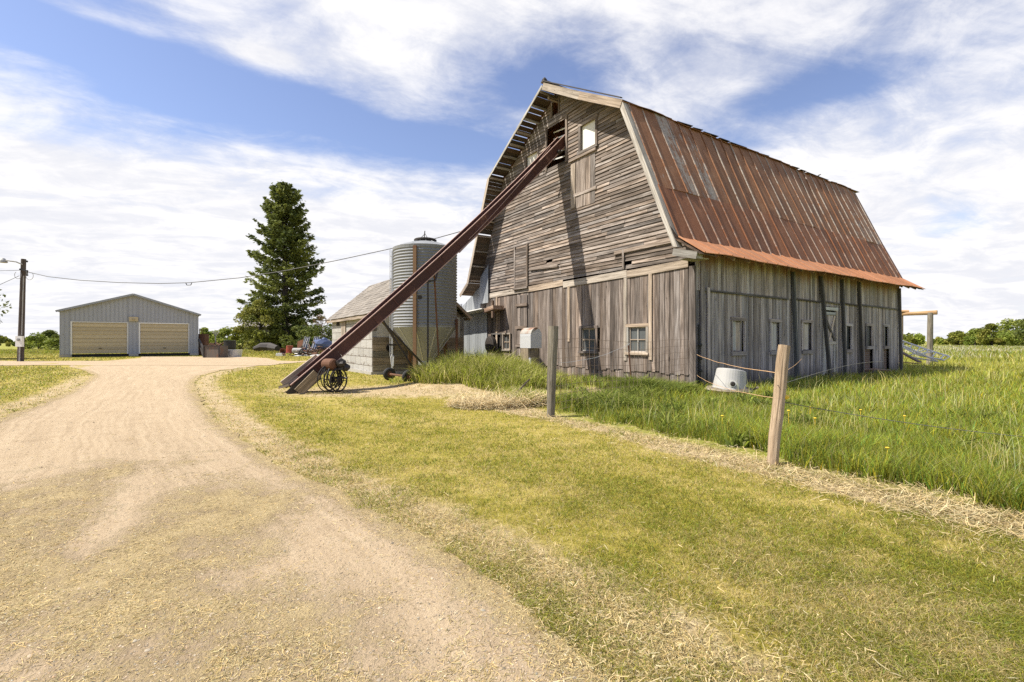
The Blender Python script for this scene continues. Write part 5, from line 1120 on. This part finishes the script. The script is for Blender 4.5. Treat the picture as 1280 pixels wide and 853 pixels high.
# tall spruce
sb = V(*gp(356, 438.3), 0); SD = sb.y; sH = at(352, 226, SD).z
sp_ = thing('spruce_tree', 'tall dark spruce tree standing between the garage and the shed', 'tree', tuple(sb))
rg = np.random.default_rng(5); random.seed(5)
mb = MB(); mb.tube([(sb.x, sb.y, -.3), (sb.x+.1, sb.y, sH*.35), (sb.x-.1, sb.y, sH*.7), (sb.x-.35, sb.y, sH*.985)], [.62, .46, .24, .03], 9)
P = []; AX = []; CT = []; LN = []
zt = .04
pf = lambda t: float(np.interp(t, [0, .06, .18, .32, .5, .68, .82, .93, 1], [.70, .92, .98, 1.0, .90, .70, .50, .30, .04]))
Rm = 50/600*SD*.92
while zt < .985:
    nb = rg.integers(5, 8) if zt < .8 else rg.integers(6, 9)
    q0 = rg.uniform(0, 6.28)
    for b_ in range(nb):
        q = q0 + b_*6.283/nb + rg.normal(0, .25); rl = Rm*pf(zt)*rg.uniform(.58, 1.12)
        if rg.random() < .22 and zt < .85: rl *= .4
        z0 = zt*sH*.985 + rg.normal(0, .15); droop = (-.30 + .75*zt)*rl; e = V(math.cos(q), math.sin(q), 0); tone = rg.uniform(.0, 1.0)
        pts = [V(sb.x, sb.y, z0) + e*(rl*u) + V(0, 0, droop*u*1.1 + .22*rl*u*u*u) for u in (0, .35, .7, 1.0)]
        for p in pts: p.z = max(p.z, .15)
        if rl > 1.2: mb.tube(pts, [.07, .05, .03, .012], 4, cap=False)
        nc = int(8 + rl*8)
        us = rg.uniform(.22, 1.03, nc)**.75
        for u in us:
            k = min(2, int(u*3)); c = pts[k].lerp(pts[k+1], min(1.05, u*3-k)); sd = V(-e.y, e.x, 0); sp__ = (.16+.30*rl*(1-u)*.55+.12*rl*u)
            side = rg.normal(0, .55)*sp__; c = c + sd*side + V(0, 0, -abs(rg.normal(0, .22)) + .08)
            for _ in range(5):
                P.append((c.x+rg.normal(0,.12), c.y+rg.normal(0,.12), c.z+rg.normal(0,.12))); d = e*1.0 + sd*(np.sign(side)*.7+rg.normal(0,.5)) + V(0,0,rg.normal(-.15,.55)); AX.append(tuple(d)); CT.append(tone); LN.append(rg.uniform(.32, .62))
    zt += rg.uniform(.017, .027)*(1.05 - .35*zt)
mb.build('trunk', 'bark', sp_)
P = np.array(P); AX = np.array(AX); CT = np.array(CT)[:, None]; LN = np.array(LN)
col = (np.array([.085, .110, .030])*(1-CT) + np.array([.24, .265, .065])*CT) * rg.normal(1, .25, len(P)).clip(.5, 1.7)[:, None]
card_obj('crown', P, AX, LN, LN*.42, col, 'needle', sp_)
print('spruce cards', len(P))
YG = [(.20, .215, .035), (.15, .17, .03), (.26, .255, .055)]; DG = [(.07, .095, .022), (.105, .135, .028), (.14, .165, .035)]; LG = [(.22, .265, .042), (.16, .21, .035), (.27, .30, .065)]
def tr(name, label, cat, px, py, d, H, R, nl, cols, seed, **k):
    b = at(px, py, d); t_ = thing(name, label, cat, (b.x, b.y, 0), 0, k.pop('group', None)); tree_mesh(t_, (b.x, b.y, 0), H, R, nl, cols, seed, **k); return t_
tr('bushy_tree', 'broad yellow green bushy tree at the left foot of the spruce', 'tree', 325, 438, 70, 7.2, 3.0, 9000, YG, 21, crown0=.04, clumps=46, leaf=(.34, .2), trunk_r=.25)
tr('shrub', 'yellow green shrub to the right of the barrel near the yard lamp', 'shrub', 303, 437, 73, 3.6, 1.7, 2200, YG, 22, crown0=.03, clumps=16, leaf=(.3, .18), trunk_r=.1)
tr('shrub', 'dark green shrub right of the spruce above the scrap heap', 'shrub', 405, 437, 66, 3.6, 3.0, 4500, DG, 23, crown0=.03, clumps=26, leaf=(.28, .17), trunk_r=.12)
tr('shrub', 'dark shaded shrub directly behind the scrap heap', 'shrub', 378, 438, 58, 3.2, 2.2, 3500, DG, 24, crown0=.03, clumps=20, leaf=(.26, .16), trunk_r=.1)
tr('bare_tree', 'half bare brownish tree at the right edge of the spruce', 'tree', 402, 437, 70, 5.4, 1.9, 700, [(.16, .10, .06), (.20, .13, .08)], 25, crown0=.3, clumps=24, leaf=(.25, .12), trunk_r=.12, limbs=24)
tr('round_tree', 'round bright green tree just right of the garage', 'tree', 259, 436, 110, 4.4, 2.4, 2600, LG, 26, crown0=.05, clumps=22, leaf=(.45, .28), trunk_r=.15)
tr('shrub', 'low pale green shrub behind the black barrel', 'shrub', 285, 436, 95, 3.6, 3.2, 2600, LG, 27, crown0=.03, clumps=22, leaf=(.4, .25), trunk_r=.1)
tr('shrub', 'dark round shrub in the field just left of the garage', 'shrub', 62, 437, 85, 3.0, 1.9, 1800, DG, 28, crown0=.03, clumps=18, leaf=(.36, .22), trunk_r=.1)
tr('shrub', 'pale green shrub in the field left of the dark round shrub', 'shrub', 48, 438, 78, 2.2, 2.6, 1800, LG, 29, crown0=.03, clumps=18, leaf=(.34, .2), trunk_r=.1)
tr('shrub', 'yellow green bush touching the left edge of the garage', 'shrub', 70, 440, 66, 1.6, 1.6, 1200, LG, 30, crown0=.03, clumps=12, leaf=(.3, .18), trunk_r=.08)
# roadside tree whose twigs reach into the frame at the far left
lt_ = thing('leafy_tree', 'dark leaved tree reaching in at the far left edge', 'tree', (-43.2, 38.0, 0)); tree_mesh(lt_, (-43.2, 38.0, 0), 6.2, 2.75, 2600, DG, 33, trunk_r=.16, crown0=.22, clumps=40, leaf=(.3, .17), limbs=22)
# trees on the far right, nearest of the wood edge
for k, (px, d, H, R, c_, lab) in enumerate([(1280, 120, 6.6, 4.6, LG, 'bright green tree at the right edge of the far field'), (1262, 132, 6.8, 4.0, LG, 'rounded light green tree second from the right edge of the far field'), (1240, 126, 5.6, 3.0, YG, 'yellow green tree third from the right edge of the far field'), (1219, 140, 4.6, 3.2, LG, 'low green tree fourth from the right edge of the far field'), (1199, 150, 4.2, 3.4, YG, 'low yellow green tree left of the taller trees in the far field'), (1300, 110, 7.4, 4.0, DG, 'darker tree cut off by the right picture edge')]):
    tr('field_tree', lab, 'tree', px, 430, d, H, R, 3200, c_, 50+k, group='trees along the far field', crown0=.06, clumps=30, leaf=(.5, .3), trunk_r=.16)
def woods(name, label, a, b, n_, h0, h1, cols, seed, leaf=1.4, depth=14):
    rg = np.random.default_rng(seed); A = np.array(a); B = np.array(b); t = rg.uniform(0, 1, n_); k = 170
    cx = A[0]+(B[0]-A[0])*t; cy = A[1]+(B[1]-A[1])*t + rg.uniform(0, depth, n_); h = h0+(h1-h0)*rg.uniform(0, 1, n_)**1.5
    P = np.repeat(np.stack([cx, cy, h*.5], 1), k, 0); o = rg.normal(size=(n_*k, 3)); o /= np.linalg.norm(o, axis=1)[:, None]; o *= rg.uniform(.5, 1, (n_*k, 1))
    o *= np.repeat(np.stack([h*.42, h*.42, h*.5], 1), k, 0); P += o; P[:, 2] = np.abs(P[:, 2])
    cc = np.array(cols)[rg.integers(0, len(cols), n_)]*rg.uniform(.7, 1.25, (n_, 1)); col = np.repeat(cc, k, 0)*rg.normal(1, .2, (n_*k, 1)).clip(.5, 1.6)
    card_ = fast(name, cards(P, rg.normal(size=P.shape), rg.uniform(.6, 1.3, len(P))*leaf, rg.uniform(.6, 1.3, len(P))*leaf*.6), np.full(len(P), 4), np.arange(len(P)*4), 'leaf', np.repeat(col, 4, 0))
    tag(card_, label, 'woods', kind='stuff')
woods('distant_woods', 'low far off woods along the left horizon', (-560, 330), (-150, 345), 210, 3, 6, LG+YG+DG[2:], 71, 2.0, 25)
woods('distant_woods', 'far off hedge and woods along the right horizon beyond the barn', (120, 175), (330, 225), 150, 2.4, 5.0, LG+LG+YG, 72, 1.3, 16)
woods('distant_woods', 'far off woods on the skyline between the garage and the barn', (-160, 340), (40, 320), 70, 3.5, 6, LG+YG+DG[2:], 73, 2.0, 20)
woods('distant_woods', 'faint scrub in the field behind the utility pole', (-150, 115), (-88, 120), 60, .8, 1.8, LG+YG, 74, .6, 30)
# ------------------------------------------------------------------ grass and litter
def scatter(n_, ylo, yhi, xpad=1.05, pw=1.0):
    """points over the ground seen from the yard, denser near the drive mouth"""
    inv = RNG.uniform(1/yhi**pw, 1/ylo**pw, n_); y = inv**(-1/pw); x = RNG.uniform(-1.13, 1.13, n_)*y*xpad; return x, y
def base3(x, y): return np.stack([x, y, gz(x, y)-.005], 1)
# short lawn
x, y = scatter(900000, 1.6, 26, pw=.45)
dd = drive_dist(x, y); fsd = fence_side(x, y); dr = dryfield(x, y); q = fbm(x, y, 1.1, 4); q2 = .5*vnoise(x, y, 6, 9)+.5*vnoise(x, y, 2.7, 19)
past = (fsd > .05) & (x + (y-9)*-.12 > .6)
mow = np.cos(fsd*3.1 + .9*q)    # mower passes run along the fence
dens = np.where(past, 0, np.clip(.62 + .18*mow - .5*dr + .5*(q-.45) + .9*(q2-.5), .12, 1)) * (dd < .02 + .25*(q2-.5))
barnk = (((x-5.3)*GC+(y-14)*GS) > -.15) & ((-(x-5.3)*GS+(y-14)*GC) > -.2)
keep = (RNG.uniform(0, 1, len(x)) < dens) & ~barnk
x, y, dr, q, mow, q2 = x[keep], y[keep], dr[keep], q[keep], mow[keep], q2[keep]; N = len(x); dist = np.hypot(x, y)
greens = jitcol((.252, .262, .034), N, .38); tans = jitcol((.52, .425, .20), N, .26, .05)
pt_ = np.clip(.25 + .5*dr - .10*mow + .5*(q-.45) - 1.1*(q2-.5), .06, .95); sel = RNG.uniform(0, 1, N) < pt_
col = np.where(sel[:, None], tans, greens)
g1 = blades('lawn_grass', base3(x, y), RNG.uniform(.018, .055, N)*(1+.02*dist), RNG.uniform(.0022, .0042, N)*np.maximum(1, dist/3.6), RNG.uniform(.5, 1.9, N), col)
tag(g1, 'short mown green and straw coloured lawn grass beside the drive', 'grass', kind='stuff'); print('lawn', N)
# tall pasture grass
x, y = scatter(420000, 3.0, 55, pw=.9)
fsd = fence_side(x, y); past = (fsd > .26+.9*(fbm(x, y, 1.9, 5)-.5)) & (x + (y-9)*-.12 > .75 + .5*(vnoise(x, y, 1.5, 7)-.5)) & (x > 0)
barnk = (((x-5.3)*GC+(y-14)*GS) > -.05) & ((-(x-5.3)*GS+(y-14)*GC) > -.06) & (((x-5.3)*GC+(y-14)*GS) < LB+.1)
bare = np.exp(-(((x-2.6)/1.3)**2+((y-13.0)/1.5)**2))
tubk = np.hypot(x-tc.x, y-tc.y) < .5
keep = past & ~barnk & ~tubk & (RNG.uniform(0, 1, len(x)) > bare*1.1)
x, y, fsd = x[keep], y[keep], fsd[keep]; N = len(x); dist = np.hypot(x, y); q = fbm(x, y, .55, 6); q2 = vnoise(x, y, 1.3, 2)
h = (.11 + .15*q + .16*(q2-.5) + .08*np.exp(-((fsd-.6)/.6)**2))*RNG.uniform(.45, 1.4, N)*np.clip(1.15 - (y-14)*.008, .7, 1.15)
sc_ = np.clip(1 - .35*smooth(0, -1, -(fsd)), .6, 1)
shape_ = np.where((x < 5.5) & (y > 9.5), 1.15, 1.0); h *= shape_
dryp = np.clip((y-26)/26, 0, .6)*(fbm(x, y, .16, 8) > .45) + .10
col = np.where((RNG.uniform(0, 1, N) < dryp)[:, None], jitcol((.40, .36, .17), N, .2, .05), (jitcol((.27, .305, .040), N, .34, .18)*(1-smooth(9, 34, y)*.7)[:, None] + jitcol((.40, .37, .075), N, .25, .1)*(smooth(9, 34, y)*.7)[:, None])*(0.62+.5*q2+.35*vnoise(x, y, 4.5, 21))[:, None])
g2 = blades('tall_grass', base3(x, y), h, RNG.uniform(.004, .009, N)*np.maximum(1, dist/8), RNG.uniform(.15, .75, N), col)
tag(g2, 'lush tall green pasture grass along the barn side wall', 'grass', kind='stuff'); print('tall', N)
# seed stems and docks standing above the grass
x, y = scatter(9000, 4.5, 30, pw=.9); fsd = fence_side(x, y); ok = (fsd > .35) & (x > .8+(y-9)*.12) & ~((((x-5.3)*GC+(y-14)*GS) > -.1) & ((-(x-5.3)*GS+(y-14)*GC) > -.1)) & (vnoise(x, y, .9, 31) > .45); x, y = x[ok], y[ok]; N = len(x)
g2 = blades('seed_stems', base3(x, y), RNG.uniform(.3, .62, N), RNG.uniform(.003, .005, N)*np.maximum(1, np.hypot(x, y)/8), RNG.uniform(.05, .6, N), jitcol((.50, .46, .20), N, .25, .08), 'dry'); tag(g2, 'dry seed stems standing above the pasture grass', 'grass', kind='stuff')
# weeds on the bank by the gable, brambly taller growth near the mesh fence
def patch(n_, cx, cy, rx, ry, h0, h1, cols, name, label, wid=(.010, .026), lean=(.2, 1.1)):
    r_ = np.sqrt(RNG.uniform(0, 1, n_)); a = RNG.uniform(0, 6.283, n_); x = cx+rx*r_*np.cos(a); y = cy+ry*r_*np.sin(a); ok = ~((((x-5.3)*GC+(y-14)*GS) > -.1)); x, y, r_ = x[ok], y[ok], r_[ok]; N = len(x)
    cc = np.array(cols)[RNG.integers(0, len(cols), N)]*RNG.normal(1, .25, N).clip(.5, 1.7)[:, None]; qq = vnoise(x, y, 2.4, 3)
    return x, y, h0+(h1-h0)*RNG.uniform(0, 1, N)*(1-.5*r_**2)*(.55+.8*qq), RNG.uniform(*wid, N), RNG.uniform(*lean, N), cc
WG = [(.34, .37, .055), (.27, .32, .045), (.38, .39, .085), (.50, .45, .2)]
S_ = [patch(9500, -1.2, 15.2, 1.9, 1.7, .35, 1.0, WG, '', ''), patch(6500, -.1, 14.3, 1.5, 1.7, .25, .85, WG, '', ''), patch(700, -3.2, 16.0, .9, .6, .1, .4, WG, '', ''), patch(2500, .3, 11.2, .7, 1.3, .15, .5, WG, '', ''), patch(3500, -2.2, 16.5, 1.2, 1.2, .3, .8, WG, '', ''), patch(1200, 1.3, 15.5, .9, .8, .2, .5, WG, '', '')]
x, y, h, w_, l_, c_ = [np.concatenate(z) for z in zip(*S_)]
g3 = blades('bank_weeds', base3(x, y), h, w_, l_, c_); tag(g3, 'mound of tall bright green weeds in front of the barn gable', 'weeds', kind='stuff')
S_ = [patch(6500, 3.55, 12.4, .8, 1.0, .2, .75, LG+[(.16,.2,.04)], '', ''), patch(5500, 1.9, 10.2, .9, .9, .15, .5, LG, '', ''), patch(3500, 4.3, 12.9, .5, .6, .2, .5, LG, '', ''), patch(2500, 2.9, 11.3, .6, .8, .15, .5, LG, '', '')]
x, y, h, w_, l_, c_ = [np.concatenate(z) for z in zip(*S_)]
g3 = blades('bramble_growth', base3(x, y), h, w_*1.2, l_+.2, c_); tag(g3, 'leafy green growth tangled in the wire mesh fence', 'weeds', kind='stuff')
# broad leaved weeds here and there in the pasture and under the gable
sp = [(RNG.uniform(1.2, 11), RNG.uniform(5.2, 17)) for _ in range(230)]
sp = [p for p in sp if fence_side(*p) > .5 and p[0] > .9+(p[1]-9)*.12 and p[0] < p[1]*1.1 and not (((p[0]-5.3)*GC+(p[1]-14)*GS) > -.2 and (-(p[0]-5.3)*GS+(p[1]-14)*GC) > -.2)]
sp += [(bl(-.35, s_)[0], bl(-.35, s_)[1]) for s_ in (.6, 1.0, 2.9, 3.2, 5.6, 6.0, 6.4, 7.2, 7.8, 8.3)]
S_ = [patch(int(RNG.integers(40, 130)), px, py, RNG.uniform(.12, .3), RNG.uniform(.12, .3), .12, RNG.uniform(.25, .5), [c_*RNG.uniform(.7, 1.2) for c_ in np.array(LG+[(.15,.2,.035)])], '', '', (.02, .05), (.4, 1.3)) for px, py in sp]
x, y, h, w_, l_, c_ = [np.concatenate(z) for z in zip(*S_)]
g3 = blades('broad_weeds', base3(x, y), h, w_, l_, c_); tag(g3, 'broad leaved weed clumps scattered through the pasture', 'weeds', kind='stuff')
# meadow far right with pale seed heads
x = RNG.uniform(18, 150, 60000); y = RNG.uniform(30, 135, 60000); ok = (x < y*1.2) & (x > y*.72); x, y = x[ok], y[ok]; N = len(x); q = fbm(x, y, .12, 11)
pale = RNG.uniform(0, 1, N) < np.clip((q-.44)*4, .05, .5)*smooth(30, 45, y)
col = np.where(pale[:, None], jitcol((.58, .54, .40), N, .15, .04), jitcol((.25, .27, .05), N, .25))
g4 = blades('meadow_grass', base3(x, y), RNG.uniform(.25, .6, N), RNG.uniform(.03, .07, N)*(y/40), RNG.uniform(.2, .8, N), col); tag(g4, 'rough meadow with pale seed heads beyond the barn', 'grass', kind='stuff')
# far lawn and field left
x = RNG.uniform(-75, -6, 90000); y = RNG.uniform(17, 75, 90000); ok = (drive_dist(x, y) < -.3) & (x > -1.2*y) & (x < -.10*y-1); gx = (x-G0.x)*math.cos(GRZ)+(y-G0.y)*math.sin(GRZ); gy = -(x-G0.x)*math.sin(GRZ)+(y-G0.y)*math.cos(GRZ); ok &= ~((gx > -.2) & (gx < GW+.2) & (gy > -.2) & (gy < 12.4)); sx_ = (x-S0.x)*math.cos(SRZ)+(y-S0.y)*math.sin(SRZ); sy_ = -(x-S0.x)*math.sin(SRZ)+(y-S0.y)*math.cos(SRZ); ok &= ~((sx_ > -.15) & (sx_ < SW+.2) & (sy_ > -.15) & (sy_ < SLn+.2))
x, y = x[ok], y[ok]; N = len(x); far = smooth(50, 60, y); q = fbm(x, y, .35, 12)
col = np.where((RNG.uniform(0, 1, N) < .15+.5*(q > .55))[:, None], jitcol((.30, .26, .09), N, .2), jitcol((.25, .26, .034), N, .25))
g5 = blades('yard_grass', base3(x, y), RNG.uniform(.05, .11, N)*(1+far*3), RNG.uniform(.015, .03, N)*(y/22), RNG.uniform(.3, 1.0, N), col); tag(g5, 'mown grass around the garage and the utility pole', 'grass', kind='stuff')
# cut straw on the drive and along the fence: thin flat stalks
def straw(name, x, y, ln, wd, col, label, zr=.02, cat='straw', tilt=.16, material='dry'):
    N = len(x); a = RNG.uniform(0, 6.283, N); ax = np.stack([np.cos(a), np.sin(a), RNG.normal(0, tilt, N)], 1); s = np.stack([-np.sin(a), np.cos(a), RNG.normal(0, .5, N)], 1); s /= np.linalg.norm(s, axis=1)[:, None]
    c = base3(x, y); c[:, 2] += .006 + zr*RNG.uniform(0, 1, N)**1.5 + np.abs(ax[:, 2])*ln*.45
    A = ax*(ln/2)[:, None]; S = s*(wd/2)[:, None]; b = RNG.normal(0, .06, (N, 3))*ln[:, None]; b[:, 2] = np.abs(b[:, 2])*.5
    co = np.stack([c-A-S, c-A+S, c+b+S, c+b-S, c+A+S*.5, c+A-S*.5], 1).reshape(-1, 3); i = np.arange(N)[:, None]*6
    o = fast(name, co, np.full(N*2, 4), np.concatenate([i, i+1, i+2, i+3, i+3, i+2, i+4, i+5], 1).ravel(), material, np.repeat(col, 6, 0)); return tag(o, label, cat, kind='stuff')
x, y = scatter(480000, 1.6, 11, pw=1.2); dd = drive_dist(x, y); q = fbm(x, y, 1.3, 15); q2 = vnoise(x, y, 7, 2)
mfv = matfield(x, y); pr_ = np.clip(.8*smooth(.25, .95, mfv+1.2*(q-.5)+.7*(q2-.5)+.6*(vnoise(x, y, 14, 4)-.5)) + .05, 0, 1) + .55*np.exp(-((dd)/.3)**2)
ok = (dd > -.4) & (RNG.uniform(0, 1, len(x)) < pr_); x, y = x[ok], y[ok]; N = len(x); dist = np.hypot(x, y)
b_ = RNG.uniform(0, 1, N)[:, None]; col = jitcol((.54, .425, .205), N, .24, .06)*(b_ > .3) + jitcol((.27, .21, .08), N, .28, .08)*((b_ <= .3) & (b_ > .06)) + jitcol((.62, .55, .36), N, .12, .03)*(b_ <= .06)
straw('hay_litter', x, y, RNG.uniform(.010, .042, N), RNG.uniform(.0013, .0025, N)*np.maximum(1, dist/3), col, 'dry grass clippings strewn over the middle of the drive', .014); print('straw', N)
x, y = scatter(420000, 1.5, 22, pw=1.0); f = fence_side(x, y); dr = dryfield(x, y); ok = (drive_dist(x, y) < .1) & (RNG.uniform(0, 1, len(x)) < np.where(f > -1.0, dr**1.2*.95, dr**1.5*.16) + .008) & (f < .95) & ~((((x-5.3)*GC+(y-14)*GS) > -.1)); x, y = x[ok], y[ok]; N = len(x); dist = np.hypot(x, y)
big = RNG.uniform(0, 1, N)**2; b_ = RNG.uniform(0, 1, N)[:, None]
col = jitcol((.52, .42, .235), N, .2, .05)*(b_ > .25) + jitcol((.36, .28, .13), N, .2, .05)*(b_ <= .25)
straw('cut_straw', x, y, (.03+.12*big)*np.where(fence_side(x, y) > -1.1, 1, .4), RNG.uniform(.0025, .004, N)*np.maximum(1, dist/4), col, 'pale cut straw lying along the fence line and the lawn edges', .035, tilt=.3); print('cut', N)
# bleached hay heap below the grey post
r_ = np.sqrt(RNG.uniform(0, 1, 7000)); a = RNG.uniform(0, 6.283, 7000); x = -.25+1.15*r_*np.cos(a); y = 10.45+.85*r_*np.sin(a); 
straw('hay_heap', x, y, RNG.uniform(.12, .4, 7000), RNG.uniform(.004, .008, 7000), jitcol((.60, .49, .29), 7000, .2, .05), 'bleached hay heap left of the grey fence post', .14, tilt=.32)
mb = MB(); a_ = at(630, 506, 10.6); mb.tube([a_, at(648, 489, 10.7), at(662, 474, 10.9)], [.03, .024, .014], 6); one(mb, 'dead_stick', 'bark', 'dead stick poking out of the bleached hay heap', 'stick')
# gravel
x, y = scatter(26000, 1.6, 12, pw=1.5); dd = drive_dist(x, y); ok = (dd > .05) & (RNG.uniform(0, 1, len(x)) > .75*matfield(x, y)) ; x, y = x[ok], y[ok]; N = len(x); s_ = RNG.uniform(.002, .0065, N)**1.0*(1+(RNG.uniform(0,1,N) < .02)*1.2)*np.maximum(1, np.hypot(x, y)/6)
dirs = np.array([(1,0,0),(0,1,0),(-1,0,0),(0,-1,0),(0,0,1.0)]); rot_ = RNG.uniform(0, 6.283, N); R3 = np.zeros((N, 3, 3)); R3[:,0,0] = np.cos(rot_); R3[:,0,1] = -np.sin(rot_); R3[:,1,0] = np.sin(rot_); R3[:,1,1] = np.cos(rot_); R3[:,2,2] = .7
co = np.einsum('nij,kj->nki', R3, dirs)*RNG.uniform(.6, 1.3, (N, 5, 1))*s_[:, None, None] + (base3(x, y)+np.array([0,0,.018]))[:, None, :]
i = np.arange(N)[:, None]*5; lp = np.concatenate([np.concatenate([i+k, i+(k+1) % 4, i+4], 1) for k in range(4)], 1).ravel()
o = fast('gravel', co.reshape(-1, 3), np.full(N*4, 3), lp, 'dry', np.repeat(jitcol((.38, .305, .22), N, .3, .06), 5, 0)); tag(o, 'loose gravel and pebbles on the bare wheel tracks', 'gravel', kind='stuff')
# dandelions
dl = [(1012,508),(1018,522),(985,512),(1108,560),(1180,600),(1247,612),(952,540),(902,520),(1060,562),(1195,610),(1130,520),(1165,590),(938,552),(1075,512)]
for k, (px, py) in enumerate(dl):
    random.seed(300+k)
    hgt = random.uniform(.24, .34); d_ = (HC-hgt)*F/(py-427); g_ = ((px-640)/F*d_, d_); b = V(g_[0], g_[1], float(gz(*g_)))
    if fence_side(*g_) < .45: continue
    mb = MB(); mb.lathe(b+V(.01,0,hgt), [(0,-.2),(.003,-.2),(.003,-.012),(0,-.012)], 5); mb.lathe(b+V(.01,0,hgt), [(0,-.012),(.014,-.008),(.021,.004),(.013,.011),(0,.011)], 10)
    one(mb, 'dandelion', 'yellow', 'yellow dandelion flower in the tall pasture grass', 'flower', 'dandelions in the pasture')
